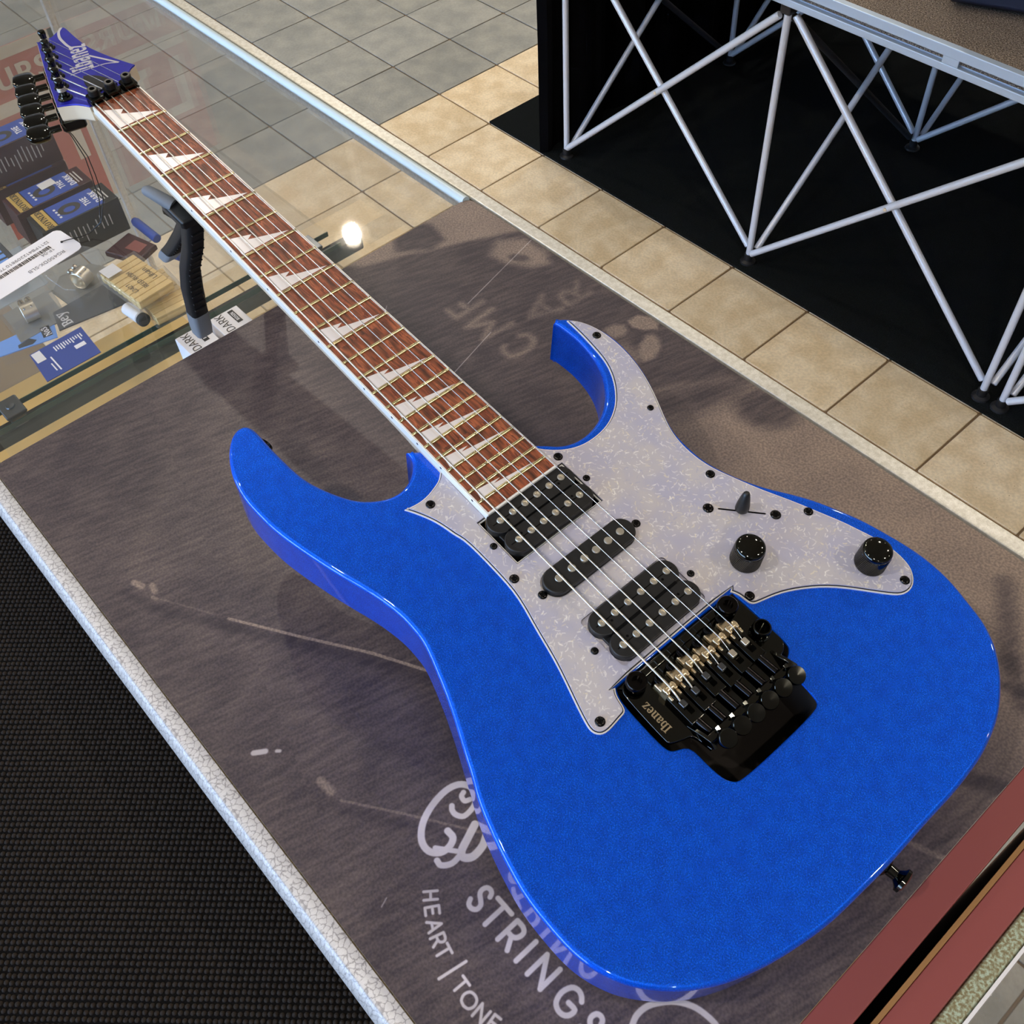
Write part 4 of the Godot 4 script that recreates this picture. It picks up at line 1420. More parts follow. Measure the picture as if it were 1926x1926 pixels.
func guitar_head(g: Node3D) -> void:
	var a := deg_to_rad(12.5)
	var HT := Transform3D(Vector3(-cos(a), -sin(a), 0) * 0.001, Vector3(0, 0, -0.001), Vector3(-sin(a), cos(a), 0) * 0.001, G(-16, 0, -4))
	var up := Vector3(-sin(a), cos(a), 0)
	var line := [[-7, -22.4], [-1.1, -24.6], [7.2, -28.8], [13.1, -35.2], [17.1, -40.8], [35.4, -35.7], [62.4, -28.2], [104.4, -15.7], [155.1, -0.2], [158.6, 1.6], [159.4, 4.0], [158.0, 9.4], [158.9, 15.3], [163.9, 21.4], [171.0, 31.4], [165.5, 32.6], [140.1, 30.2], [108.8, 28.5], [85.8, 30.1], [65.3, 32.7], [47.1, 36.0], [32.9, 38.8], [28.8, 32.7], [21.0, 27.1], [10.3, 23.7], [0, 22.2], [-7, 21.8]]
	var poly := smooth(line, true, 3, 0.75)
	var b := MB.new()
	b.extrude(poly, HT, -14.0, -1.2, 0.0, 2.5, [], 3)
	var hs := put(g, "headstock", b, M.maple)
	b = MB.new()
	b.extrude(inset(poly, 0.3), HT, -1.2, 0.0, 0.5, 0.0, [], 3)
	put(hs, "painted_face", b, M.blue_head)
	# silver lines and name
	b = MB.new()
	for s in [[[[170.5, 30.2], [162.8, 24.3], [149.3, 19.4], [136.3, 17.5], [124.3, 16.6], [114.7, 17.3]], 2.5], [[[87, 20.2], [69.3, 25.5], [49.5, 31.3]], 2.3], [[[49.5, 31.3], [57.5, 22.7], [60.2, 11.3], [62.0, 2.0], [62.5, -8]], 1.5]]:
		var pl := smooth(s[0], false, 5, -2)
		for i in pl.size() - 1:
			var d := (pl[i + 1] - pl[i]).normalized().orthogonal() * float(s[1]) * 0.5
			b.quad(HT * Vector3(pl[i].x + d.x, pl[i].y + d.y, 0.12), HT * Vector3(pl[i + 1].x + d.x, pl[i + 1].y + d.y, 0.12), HT * Vector3(pl[i + 1].x - d.x, pl[i + 1].y - d.y, 0.12), HT * Vector3(pl[i].x - d.x, pl[i].y - d.y, 0.12), up)
	put(hs, "silver_lines", b, M.logo_silver)
	var rt := (HT.basis * Vector3(58, 17, 0)).normalized()
	var tp := up.cross(rt).normalized()
	words(hs, "maker_name", "Ibanez", 0.0255, M.logo_silver, Transform3D(Basis(rt, tp, up), HT * Vector3(91.0, 12.8, 0.1)), sans_bold, 0.72)
	# truss rod cover
	b = MB.new()
	b.extrude(eased(smooth([[9, -9.5], [30, -8.5], [46, -3.4], [47, -0.5], [42, 4.0], [30, 9.6], [9, 11]], true, 3, 0.2), 2), HT, 0.05, 1.8, 0.5, 0.0, [], 2)
	put(g, "truss_rod_cover", b, M.black_plastic)
	# locking nut
	b = MB.new()
	b.box(G(-9.8, 0.4, -2.6), Vector3(11.5, 5.2, 42.4) * 0.001, 0.0008)
	var nut := put(g, "locking_nut", b, M.black_chrome)
	for y in [-14.9, -0.2, 14.9]:
		b = MB.new()
		b.box(G(-10.2, y, 2.0), Vector3(11.5, 4.0, 12.2) * 0.001, 0.0012)
		put(nut, "clamp_block", b, M.black_chrome)
		b = MB.new()
		b.bolt(G(-11.2, y, 3.8), Vector3.UP, 0.0042, 0.0055)
		put(nut, "clamp_bolt", b, M.black_plastic)
	# tuners
	var posts := [[134.8, 2.4], [111.4, -4.6], [90.1, -10.7], [68.8, -16.9], [46.6, -23.0], [23.6, -29.7]]
	var od := (HT.basis * Vector3(0.284, -0.959, 0)).normalized()
	var al := od.cross(up).normalized()
	for i in 6:
		var p: Array = posts[i]
		var o := HT * Vector3(p[0], p[1], 0)
		b = MB.new()
		b.lathe(o, up, [Vector2(0, 0), Vector2(6.2, 0), Vector2(6.4, 0.8), Vector2(5.9, 1.6), Vector2(5.0, 2.0), Vector2(4.7, 3.4), Vector2(3.4, 3.8), Vector2(3.1, 5.2), Vector2(2.6, 8), Vector2(2.7, 11), Vector2(3.3, 13.2), Vector2(3.3, 15.4), Vector2(2.7, 16.2), Vector2(0, 16.2)].map(func(v): return v * 0.001), 20)
		var t := put(g, "tuner", b, M.black_chrome)
		b = MB.new()
		for q in 3:
			var ring := []
			for s in 17:
				var th := TAU * s / 16
				ring.append(o + (od * cos(th) + al * sin(th)) * 0.0032 + up * (0.0062 + q * 0.0011 + 0.0011 * s / 16))
			b.tube(ring, 0.00055, 6)
		put(t, "string_wrap", b, M.string_wound)
		b = MB.new()
		var hc := o + od * 0.013 - up * 0.021
		b.box(o + od * 0.002 - up * 0.0195, Vector3(0.014, 0.010, 0.020), 0.002, Basis(al, up, od))
		put(t, "gear_housing", b, M.black_chrome)
		b = MB.new()
		b.cyl(hc, hc + od * 0.010, 0.0028, 12)
		put(t, "key_shaft", b, M.black_chrome)
		# bean-shaped button
		b = MB.new()
		var kc := hc + od * 0.0185
		var rings := []
		var nrm := []
		for s in 11:
			var v := -1.0 + 2.0 * s / 10.0
			var wl := 0.0118 * (1.0 - 0.16 * v) * pow(maxf(1.0 - pow(absf(v), 4.0), 0.02), 0.4)
			var wt := 0.0056 * pow(maxf(1.0 - pow(absf(v), 4.0), 0.02), 0.4) * (1.0 + 0.12 * v)
			var ring := []
			var nn := []
			for q in 20:
				var th := TAU * q / 20
				var cc := signf(cos(th)) * pow(absf(cos(th)), 0.7)
				var ss := signf(sin(th)) * pow(absf(sin(th)), 0.7)
				ring.append(kc + od * (v * 0.0100) + al * (wl * cc) + up * (wt * ss))
				nn.append((al * (cc / 0.0098) + up * (ss / 0.0046) + od * (pow(v, 3.0) * 120.0)).normalized())
			rings.append(ring)
			nrm.append(nn)
		for s in 10:
			for q in 20:
				var w := (q + 1) % 20
				b.quadn(rings[s][q], rings[s][w], rings[s + 1][w], rings[s + 1][q], nrm[s][q], nrm[s][w], nrm[s + 1][w], nrm[s + 1][q])
		for s in [0, 10]:
			for q in 20:
				b.tri(kc + od * (0.0088 if s else -0.0088), rings[s][q], rings[s][(q + 1) % 20], od * (1 if s else -1), od * (1 if s else -1), od * (1 if s else -1))
		put(t, "key", b, M.black_chrome)

func humbucker(g: Node3D, x0: float, x1: float, ys: Array) -> void:
	var p := Node3D.new()
	p.name = "humbucker"
	g.add_child(p, true)
	var yc: float = (ys[0] + ys[5]) * 0.5
	var b := MB.new()
	b.extrude(rounded_rect(x0 - 9.0, yc - 31.5, x1 + 9.0, yc + 31.5, 5.0), GT, -14.0, -6.2, 0.6, 0.0, [], 2)
	put(p, "base", b, M.black_plastic)
	for x in [x0, x1]:
		b = MB.new()
		b.extrude(rounded_rect(x - 8.7, yc - 34.0, x + 8.7, yc + 34.0, 8.6, 8), GT, -11.0, -2.6, 0.7, 0.0, [], 3)
		put(p, "bobbin", b, M.black_plastic)
		b = MB.new()
		b.box(G(x, yc, -2.55), Vector3(0.5, 0.25, 62) * 0.001)
		for s in [-0.5, 0.5]:
			b.cyl(G(x + (2.5 if x == x0 else -2.5), yc + s * 42.0, -3.0), G(x + (2.5 if x == x0 else -2.5), yc + s * 42.0, -2.45), 0.0009, 8)
		b.box(G(x + (8.5 if x == x0 else -8.5), yc, -2.6), Vector3(1.0, 0.4, 52) * 0.001)
		put(p, "seam", b, M.black_matte)
		for y in ys:
			b = MB.new()
			b.bolt(G(x, y, -2.9), Vector3.UP, 0.00235, 0.0012)
			put(p, "pole_screw", b, M.nickel)

func guitar_pickups(g: Node3D) -> void:
	humbucker(g, 503.6, 520.9, [-24.8, -14.8, -4.7, 5.2, 15.4, 25.4])
	humbucker(g, 594.1, 612.0, [-25.4, -14.8, -4.1, 6.6, 17.4, 28.1])
	var p := Node3D.new()
	p.name = "single_coil"
	g.add_child(p, true)
	var b := MB.new()
	b.extrude(rounded_rect(547.2, -34.6, 565.3, 36.4, 9.0, 9), GT, -14.0, -2.8, 0.9, 0.0, [], 3)
	put(p, "cover", b, M.black_plastic)
	var ys := [-24.2, -13.9, -3.7, 6.1, 16.1, 26.3]
	for i in 6:
		b = MB.new()
		b.cyl(G(556.3, ys[i], -3.2), G(556.3, ys[i], [-2.4, -1.6, -1.2, -1.9, -2.0, -2.2][i]), 0.0026, 16)
		put(p, "pole_piece", b, M.nickel)

func guitar_bridge(g: Node3D) -> void:
	var p := Node3D.new()
	p.name = "tremolo_bridge"
	g.add_child(p, true)
	var b := MB.new()
	b.extrude(eased(smooth([[628.4, -38], [630.5, -43.5], [636, -45.6], [665.5, -46.6], [670, -45.2], [673.2, -38], [675.5, -33], [687, -31], [687, 38.5], [675.5, 40.5], [673.8, 44], [670, 48.4], [664, 49.3], [637, 48.6], [631, 46.5], [628.6, 41]], true, 3, 0.4), 1), GT, -8.6, -5.6, 0.7, 0.3, [], 3)
	put(p, "base_plate", b, M.black_chrome)
	b = MB.new()
	b.box(G(631.5, 1.5, -5.8), Vector3(5.2, 2.6, 78) * 0.001, 0.001)
	put(p, "knife_edge", b, M.black_chrome)
	for q in [[633.5, -36.4], [634.0, 38.2]]:
		b = MB.new()
		b.lathe(G(q[0], q[1], -9), Vector3.UP, [Vector2(6.4, 0), Vector2(6.4, 2.6), Vector2(4.2, 3.0), Vector2(4.2, 5.0), Vector2(6.2, 5.6), Vector2(6.2, 9.2), Vector2(5.6, 9.9), Vector2(3.0, 9.9), Vector2(2.9, 6.5), Vector2(0, 6.5)].map(func(v): return v * 0.001), 24)
		put(p, "pivot_stud", b, M.black_screw)
	var ys := [-25.8, -15.0, -4.2, 6.7, 17.6, 28.6]
	var off := [3.2, 2.2, 0.0, 2.0, 0.4, 0.0]
	var silver := mat("saddle_bright", C(244, 222, 182), 0.22, 0.85)
	for i in 6:
		var y: float = ys[i]
		var o: float = off[i]
		b = MB.new()
		b.extrude(PackedVector2Array([Vector2(648 + o, y - 4.7), Vector2(668 + o, y - 4.7), Vector2(668 + o, y + 4.7), Vector2(648 + o, y + 4.7)]), GT, -5.6, -1.0, 0.5, 0.0, [rounded_rect(653 + o, y - 2.4, 663.5 + o, y + 2.4, 0.8, 2)], 2)
		b.recess(rounded_rect(653 + o, y - 2.4, 663.5 + o, y + 2.4, 0.8, 2), GT, -5.0, -1.0)
		var s := put(p, "saddle", b, M.black_chrome)
		b = MB.new()
		# the stepped nose the string bends over, and the fork of its fixing screw
		b.box(G(645.5 + o, y - 2.9, -1.6), Vector3(5.4, 8.0, 2.6) * 0.001, 0.0009)
		b.box(G(645.5 + o, y + 2.9, -1.6), Vector3(5.4, 8.0, 2.6) * 0.001, 0.0009)
		b.cyl(G(645.2 + o, y - 4.2, 0.4), G(645.2 + o, y + 4.2, 0.4), 0.0019, 14)
		b.box(G(640.2 + o, y, -4.0), Vector3(6.5, 3.0, 7.6) * 0.001, 0.0009)
		b.box(G(649.8 + o, y - 3.3, -0.2), Vector3(3.6, 1.8, 1.7) * 0.001, 0.0006)
		b.box(G(649.8 + o, y + 3.3, -0.2), Vector3(3.6, 1.8, 1.7) * 0.001, 0.0006)
		put(s, "saddle_nose", b, silver)
		b = MB.new()
		b.box(G(656.2 + o, y, -1.2), Vector3(4.6, 3.0, 4.0) * 0.001, 0.0006)
		put(s, "lock_block", b, M.nickel if i in [5, 4] else M.bracket)
		b = MB.new()
		b.bolt(G(637.2 + o, y, -3.4), Vector3.UP, 0.0030, 0.0036)
		put(s, "fixing_screw", b, M.black_screw)
		b = MB.new()
		b.cyl(G(667 + o, y, -3.2), G(680.5, y + 0.6, -2.6), 0.0023, 14)
		b.cyl(G(680.3, y + 0.6, -2.6), G(682, y + 0.6, -2.6), 0.0027, 6)
		put(s, "lock_screw", b, M.black_screw)
		# fine tuner
		b = MB.new()
		var ty := y * 1.035 + 3.3
		var ax := GD(0.34, -0.12, 0.93)
		var c := G(688.6, ty, 1.6)
		b.cyl(c - ax * 0.019, c + ax * 0.001, 0.0017, 12)
		b.cyl(c - ax * 0.0195, c - ax * 0.0155, 0.0026, 12)
		b.lathe(c, ax, [Vector2(0, 0), Vector2(4.4, 0), Vector2(5.5, 0.6), Vector2(5.5, 3.6), Vector2(5.1, 4.2), Vector2(0, 4.4)].map(func(v): return v * 0.001), 24)
		put(p, "fine_tuner", b, M.black_chrome)
		b = MB.new()
		b.box(G(683.8, ty, 2.1), Vector3(7.0, 1.2, 3.0) * 0.001, 0.0004, Basis(Vector3(0, 0, 1), -0.35))
		put(p, "tuner_spring", b, M.black_chrome)
	b = MB.new()
	b.box(G(683.5, 3.8, 0.6), Vector3(5.2, 2.6, 70) * 0.001, 0.0008, Basis(Vector3(0, 0, 1), 0.35))
	put(p, "tuner_bar", b, M.black_chrome)
	for y in [-30.6, 38.2]:
		b = MB.new()
		b.extrude(PackedVector2Array([Vector2(668, -6), Vector2(682, -7), Vector2(689, -1), Vector2(685, 2.4), Vector2(679, 0), Vector2(672, -4)]), Transform3D(Vector3(0.001, 0, 0), Vector3(0, 0.001, 0), Vector3(0, 0, -0.001), Vector3.ZERO), y - 1.2, y + 1.2, 0.4, 0.4, [], 2)
		put(p, "tuner_bracket", b, M.black_chrome)
	b = MB.new()
	b.box(G(655, 2.0, -25.0), Vector3(16, 32, 60) * 0.001, 0.001)
	put(p, "sustain_block", b, M.black)
	b = MB.new()
	b.lathe(G(657.0, 41.6, -6), Vector3.UP, [Vector2(6.2, 0), Vector2(6.2, 1.4), Vector2(5.6, 2.0), Vector2(5.6, 8.0), Vector2(5.2, 8.6), Vector2(4.4, 8.6), Vector2(4.3, -2), Vector2(0, -2)].map(func(v): return v * 0.001), 24)
	put(p, "arm_socket", b, M.black_chrome)
	words(p, "maker_name", "Ibanez", 0.0075, silver, Transform3D(Basis(Vector3(-1, 0, 0), Vector3(0, 0, 1), Vector3(0, 1, 0)), G(654.5, -41.0, -5.5)), serif_bold, 0.78)

func guitar_controls(g: Node3D) -> void:
	for q in [[618.2, 73.0], [668.9, 130.0]]:
		var b := MB.new()
		var k := 60
		var rings := [[-7.1, 9.5], [-6.6, 9.75], [6.2, 9.55], [6.9, 9.2]]
		for r in 3:
			for a in k * 2:
				var a0 := TAU * a / (k * 2)
				var a1 := TAU * (a + 1) / (k * 2)
				var f0 := 1.0 if a % 2 == 0 else 0.965
				var f1 := 0.965 if a % 2 == 0 else 1.0
				var tw := 0.35
				var P := func(z: float, rad: float, an: float, f: float) -> Vector3: return G(q[0] + cos(an + z * tw * 0.05) * rad * f, q[1] + sin(an + z * tw * 0.05) * rad * f, z)
				var c0: Vector3 = P.call(rings[r][0], rings[r][1], a0, f0)
				var c1: Vector3 = P.call(rings[r][0], rings[r][1], a1, f1)
				var c2: Vector3 = P.call(rings[r + 1][0], rings[r + 1][1], a1, f1)
				var c3: Vector3 = P.call(rings[r + 1][0], rings[r + 1][1], a0, f0)
				var nn := (c1 - c0).cross(c3 - c0).normalized()
				if nn.dot(c0 - G(q[0], q[1], rings[r][0])) < 0:
					nn = -nn
				b.quad(c0, c1, c2, c3, nn)
		b.lathe(G(q[0], q[1], 6.8), Vector3.UP, [Vector2(9.25, 0), Vector2(9.3, 0.9), Vector2(9.0, 2.0), Vector2(8.2, 2.9), Vector2(6.6, 3.6), Vector2(4.4, 4.1), Vector2(2.2, 4.35), Vector2(0, 4.4)].map(func(v): return v * 0.001), 40)
		put(g, "knob", b, M.black_chrome)
	var b2 := MB.new()
	var d := Vector2(604.4 - 582.3, 108.1 - 87.7).normalized()
	var sl := PackedVector2Array()
	for s in [[0, 0.55], [29, 0.55], [29.8, 0.0], [29, -0.55], [0, -0.55], [-0.8, 0.0]]:
		sl.append(Vector2(582.6, 88.0) + d * float(s[0]) + d.orthogonal() * float(s[1]))
	b2.extrude(sl, GT, -8.0, -7.12)
	var sw := put(g, "switch_slot", b2, M.black_matte)
	b2 = MB.new()
	b2.lathe(G(592.9, 97.6, -8.0), GD(-0.06, 0.02, 1), [Vector2(0, 0), Vector2(1.2, 0), Vector2(1.2, 3.0), Vector2(4.2, 3.0), Vector2(4.5, 4.0), Vector2(4.2, 8), Vector2(3.4, 13), Vector2(2.5, 17.5), Vector2(1.9, 19.2), Vector2(1.1, 20.1), Vector2(0, 20.4)].map(func(v): return v * 0.001), 24)
	put(sw, "switch_tip", b2, M.black_plastic)

func guitar_strings(g: Node3D) -> void:
	var yn := [-18.2, -11.0, -3.8, 3.4, 10.7, 18.2]
	var yb := [-25.8, -15.0, -4.2, 6.7, 17.6, 28.6]
	var off := [3.2, 2.2, 0.0, 2.0, 0.4, 0.0]
	var rad := [0.66, 0.56, 0.47, 0.33, 0.29, 0.26]
	var a := deg_to_rad(12.5)
	var posts := [[134.8, 2.4], [111.4, -4.6], [90.1, -10.7], [68.8, -16.9], [46.6, -23.0], [23.6, -29.7]]
	for i in 6:
		var b := MB.new()
		var q: Array = posts[5 - i]
		var h := 8.0
		var post := Vector3(-16 - cos(a) * q[0] - sin(a) * h, q[1] + 2.6, -4 - sin(a) * q[0] + cos(a) * h)
		b.tube([G(post.x, post.y, post.z), G(-14.0, yn[i], 1.2), G(-4.6, yn[i], 0.9), G(645.2 + off[i], yb[i], 2.7), G(651.0 + off[i], yb[i], 0.4), G(654.0 + off[i], yb[i], -1.0)], rad[i] * 0.001, 8)
		put(g, "string", b, M.string_wound if i < 3 else M.string_plain)

# ------------------------------------------------------------------ what stands and hangs by the guitar
func beam(b: MB, pts: Array, ha: Array, hb: Array, A: Vector3, B: Vector3) -> void:
	var prev := []
	var k := 12
	var pn := []
	for i in pts.size():
		var ring := []
		var nn := []
		for q in k:
			var th := TAU * (q + 0.5) / k
			var c := signf(cos(th)) * pow(absf(cos(th)), 0.45)
			var s := signf(sin(th)) * pow(absf(sin(th)), 0.45)
			ring.append(pts[i] + A * (c * ha[i]) + B * (s * hb[i]))
			nn.append((A * pow(absf(cos(th)), 1.6) * signf(cos(th)) + B * pow(absf(sin(th)), 1.6) * signf(sin(th))).normalized())
		if i > 0:
			for q in k:
				var w := (q + 1) % k
				b.quadn(prev[q], prev[w], ring[w], ring[q], pn[q], pn[w], nn[w], nn[q])
		if i == 0 or i == pts.size() - 1:
			var d: Vector3 = (pts[0] - pts[1]) if i == 0 else (pts[i] - pts[i - 1])
			d = d.normalized()
			for q in k:
				b.tri(pts[i], ring[q], ring[(q + 1) % k], d, d, d)
		prev = ring
		pn = nn

func neck_rest() -> void:
	var o := thing("neck_rest", "black folding neck rest with rubber feet propping up the guitar neck", "guitar stand")
	var Z := Vector3(0, 0, 1)
	var X := Vector3(1, 0, 0)
	# three legs, each with a grey rubber foot
	var legs := [
		[[Vector3(-0.690, 1.014, -0.245), Vector3(-0.694, 0.985, -0.238), Vector3(-0.702, 0.962, -0.232), Vector3(-0.700, 0.945, -0.227), Vector3(-0.694, 0.925, -0.222)], Vector3(-0.688, 0.9095, -0.218)],
		[[Vector3(-0.704, 1.014, -0.258), Vector3(-0.724, 0.99, -0.255), Vector3(-0.744, 0.965, -0.252), Vector3(-0.768, 0.94, -0.2505), Vector3(-0.787, 0.923, -0.2495)], Vector3(-0.800, 0.9095, -0.2485)],
		[[Vector3(-0.690, 1.014, -0.272), Vector3(-0.694, 0.985, -0.280), Vector3(-0.700, 0.962, -0.288), Vector3(-0.698, 0.945, -0.293), Vector3(-0.694, 0.925, -0.297)], Vector3(-0.688, 0.9095, -0.300)],
	]
	for l in legs:
		var b := MB.new()
		var A := X
		beam(b, l[0], [0.0075, 0.008, 0.0085, 0.0085, 0.0085], [0.008, 0.0075, 0.007, 0.008, 0.0075], A, Z)
		var lg := put(o, "leg", b, M.stand_plastic)
		b = MB.new()
		var last: Vector3 = l[0][4]
		beam(b, [last.lerp(l[1], -0.05), last.lerp(l[1], 0.6), l[1]], [0.009, 0.009, 0.0082], [0.0078, 0.0078, 0.0072], A, Z)
		put(lg, "rubber_foot", b, M.rubber_grey)
		b = MB.new()
		for k in 13:
			var u := 0.12 + 0.8 * k / 12.0
			var p: Vector3 = l[0][0].lerp(last, u)
			var q: Vector3 = l[0][mini(int(u * 4), 3)].lerp(l[0][mini(int(u * 4) + 1, 4)], u * 4 - int(u * 4))
			b.box(q + Vector3(0.0080, 0, 0), Vector3(0.003, 0.0014, 0.011), 0.0004)
			p = p
		put(lg, "grip_rib", b, M.stand_plastic)
	var b2 := MB.new()
	b2.box(Vector3(-0.697, 1.0145, -0.2585), Vector3(0.034, 0.010, 0.056), 0.003, Basis(Vector3(0, 0, 1), -0.123))
	put(o, "cradle", b2, M.stand_plastic)
	b2 = MB.new()
	for k in 5:
		b2.cyl(Vector3(-0.716 + k * 0.004, 1.010 + 0.001 * k, -0.2325), Vector3(-0.714 + k * 0.004, 1.006, -0.245), 0.0034, 10)
	put(o, "hinge", b2, M.black_chrome)
	for s in [1.0, -1.0]:
		b2 = MB.new()
		b2.tube([Vector3(-0.728, 1.0240, -0.2595 + s * 0.0305), Vector3(-0.7255, 1.0252, -0.2595 + s * 0.0302), Vector3(-0.716, 1.0245, -0.2595 + s * 0.0280), Vector3(-0.703, 1.0185, -0.2595 + s * 0.0220)], 0.0040, 12, 0.0056)
		put(o, "rubber_arm", b2, M.rubber_grey)

func hang_tag() -> void:
	var o := thing("hang_tag", "white paper hang tag with a barcode on a thin black cord", "price tag")
	var T := Transform3D(Basis(Vector3(1, 0, 0), Vector3(0, 0, 1), Vector3(0, 1, 0)), Vector3.ZERO)
	var d := Vector2(0.0126, 0.0779).normalized()
	var e := Vector2(-d.y, d.x)
	var b := MB.new()
	var poly := PackedVector2Array([Vector2(-0.9129, -0.1885), Vector2(-0.9116, -0.1915), Vector2(-0.9084, -0.1942), Vector2(-0.8773, -0.1985), Vector2(-0.8720, -0.1972), Vector2(-0.8690, -0.1935), Vector2(-0.8673, -0.1864), Vector2(-0.8547, -0.1085), Vector2(-0.8547, -0.1085) + d * 0.03, Vector2(-0.8986, -0.1083) + d * 0.03])
	b.extrude(poly, T, 0.9094, 0.9099)
	put(o, "card", b, M.white_paper)
	var dir := Vector3(d.x, 0, d.y)
	var B := Basis(dir, Vector3(0, 1, 0).cross(dir).normalized(), Vector3.UP)
	words(o, "model_line", "RG450DX-SLB", 0.0062, M.grey_ink, Transform3D(B, Vector3(-0.8741, 0.9101, -0.1634)), sans, 1.05, 0.0001)
	words(o, "grade_line", "1P-04", 0.0055, M.grey_ink, Transform3D(B, Vector3(-0.8862, 0.9101, -0.1704)), sans, 1.0, 0.0001)
	words(o, "serial_line", "I211PB412209810 75", 0.0054, M.grey_ink, Transform3D(B, Vector3(-0.8970, 0.9101, -0.1512)), sans, 1.05, 0.0001)
	b = MB.new()
	var r := RandomNumberGenerator.new()
	r.seed = 12
	var u := 0.0
	while u < 0.066:
		var w := r.randf_range(0.0003, 0.0011)
		var c := Vector3(-0.8926, 0.91005, -0.1755) + dir * (u + w / 2)
		b.box(c, Vector3(w, 0.0002, 0.0052), 0.0, Basis(dir, Vector3.UP, dir.cross(Vector3.UP)))
		u += w + r.randf_range(0.0003, 0.001)
	put(o, "barcode", b, M.ink)
	b = MB.new()
	var p1 := [Vector3(-0.8309, 1.0445, -0.2153), Vector3(-0.8524, 1.02, -0.2247), Vector3(-0.866, 0.99, -0.2317), Vector3(-0.8771, 0.965, -0.2336), Vector3(-0.8783, 0.94, -0.2316), Vector3(-0.8769, 0.92, -0.224), Vector3(-0.881, 0.9125, -0.2114), Vector3(-0.8824, 0.912, -0.202), Vector3(-0.8868, 0.912, -0.1932), Vector3(-0.891, 0.9107, -0.1868)]
	b.tube(p1, 0.00045, 8)
	var p2 := []
	for k in p1.size():
		var f := sin(PI * k / (p1.size() - 1.0))
		p2.append(p1[k] + Vector3(0.004, 0.002, -0.003) * f * (1.0 if k < 5 else 0.25))
	b.tube(p2, 0.00045, 8)
	b.lathe(Vector3(-0.891, 0.9099, -0.1868), Vector3.UP, [Vector2(0.0012, 0), Vector2(0.001, 0.001), Vector2(0, 0.0013)], 10)
	put(o, "cord", b, M.black)

# ------------------------------------------------------------------ goods on the glass shelf
const SHELF := 0.757
func plate(b: MB, poly: Array, y0: float, y1: float, r := 0.0) -> void:
	var p := PackedVector2Array()
	for q in poly:
		p.append(Vector2(q[0], q[1]))
	b.extrude(p, Transform3D(Basis(Vector3(1, 0, 0), Vector3(0, 0, 1), Vector3(0, 1, 0)), Vector3.ZERO), y0, y1, r, 0.0, [], 2)

func reading(at: Vector3) -> Transform3D:   # lettering that is read towards -x from the staff side
	return Transform3D(Basis(Vector3(-1, 0, 0), Vector3(0, 0, 1), Vector3(0, 1, 0)), at)

func ligature_box(label: String, at: Vector3, carton: Material, priced: bool) -> void:
	var o := thing("ligature_box", label, "box", at, 0.0, "boxed ligatures on the glass shelf")
	var b := MB.new()
	b.box(Vector3(0, 0.0222, 0), Vector3(0.0418, 0.0444, 0.0958), 0.0008)
	put(o, "carton", b, carton)
	var y := 0.04455
	b = MB.new()
	b.box(Vector3(-0.0005, y, -0.0025), Vector3(0.0395, 0.0003, 0.058))
	var pn := put(o, "blue_panel", b, M.blue_print)
	words(pn, "product_name", "THE\nDARK", 0.0105, M.white_paper, reading(Vector3(0.001, y + 0.0003, -0.0225)), sans_bold, 0.95, 0.0001)
	b = MB.new()
	b.box(Vector3(-0.0005, y, 0.0352), Vector3(0.0405, 0.0005, 0.0148))
	var gl := put(o, "gold_label", b, M.gold_label)
	words(gl, "maker_name", "ROVNER", 0.0105, M.ink, reading(Vector3(0.0, y + 0.0004, 0.0352)), serif_bold, 0.9, 0.0001)
	# the printed picture of the product
	b = MB.new()
	var ring := []
	for k in 25:
		var th := TAU * k / 24
		ring.append(Vector2(0.0, 0.004) + Vector2(cos(th) * 0.0105, sin(th) * 0.0135))
	for k in 24:
		var f := 0.5 + 0.12 * cos(TAU * k / 24)
		var p: Vector2 = ring[k]
		var q: Vector2 = ring[k + 1]
		var c := Vector2(0.0, 0.004)
		var pi := c + (p - c) * f
		var qi := c + (q - c) * f
		b.quad(Vector3(p.x, y + 0.0003, p.y), Vector3(q.x, y + 0.0003, q.y), Vector3(qi.x, y + 0.0003, qi.y), Vector3(pi.x, y + 0.0003, pi.y), Vector3.UP)
	put(pn, "printed_ring", b, M.ring_dark)
	b = MB.new()
	for k in 4:
		b.box(Vector3(-0.009 + 0.006 * k, y + 0.0003, 0.0185), Vector3(0.0032, 0.0002, 0.0026))
	put(pn, "printed_screws", b, M.sticker)
	b = MB.new()
	for k in 2:
		b.box(Vector3(0.0, y - 0.0001, -0.0352 - 0.004 * k), Vector3(0.025, 0.0003, 0.0016))
	var r := RandomNumberGenerator.new()
	r.seed = int(absf(at.x) * 1000)
	for k in 13:
		var l := r.randf_range(0.008, 0.021)
		b.box(Vector3(0.02098, 0.0225 + r.randf_range(-0.003, 0.004), 0.036 - 0.0055 * k), Vector3(0.0003, l, 0.0012))
	put(o, "small_print", b, M.carton_text)
	if priced:
		b = MB.new()
		b.box(Vector3(-0.011, y + 0.0005, -0.0045), Vector3(0.014, 0.0003, 0.019), 0.0, Basis(Vector3.UP, 0.06))
		put(o, "price_sticker", b, M.sticker)

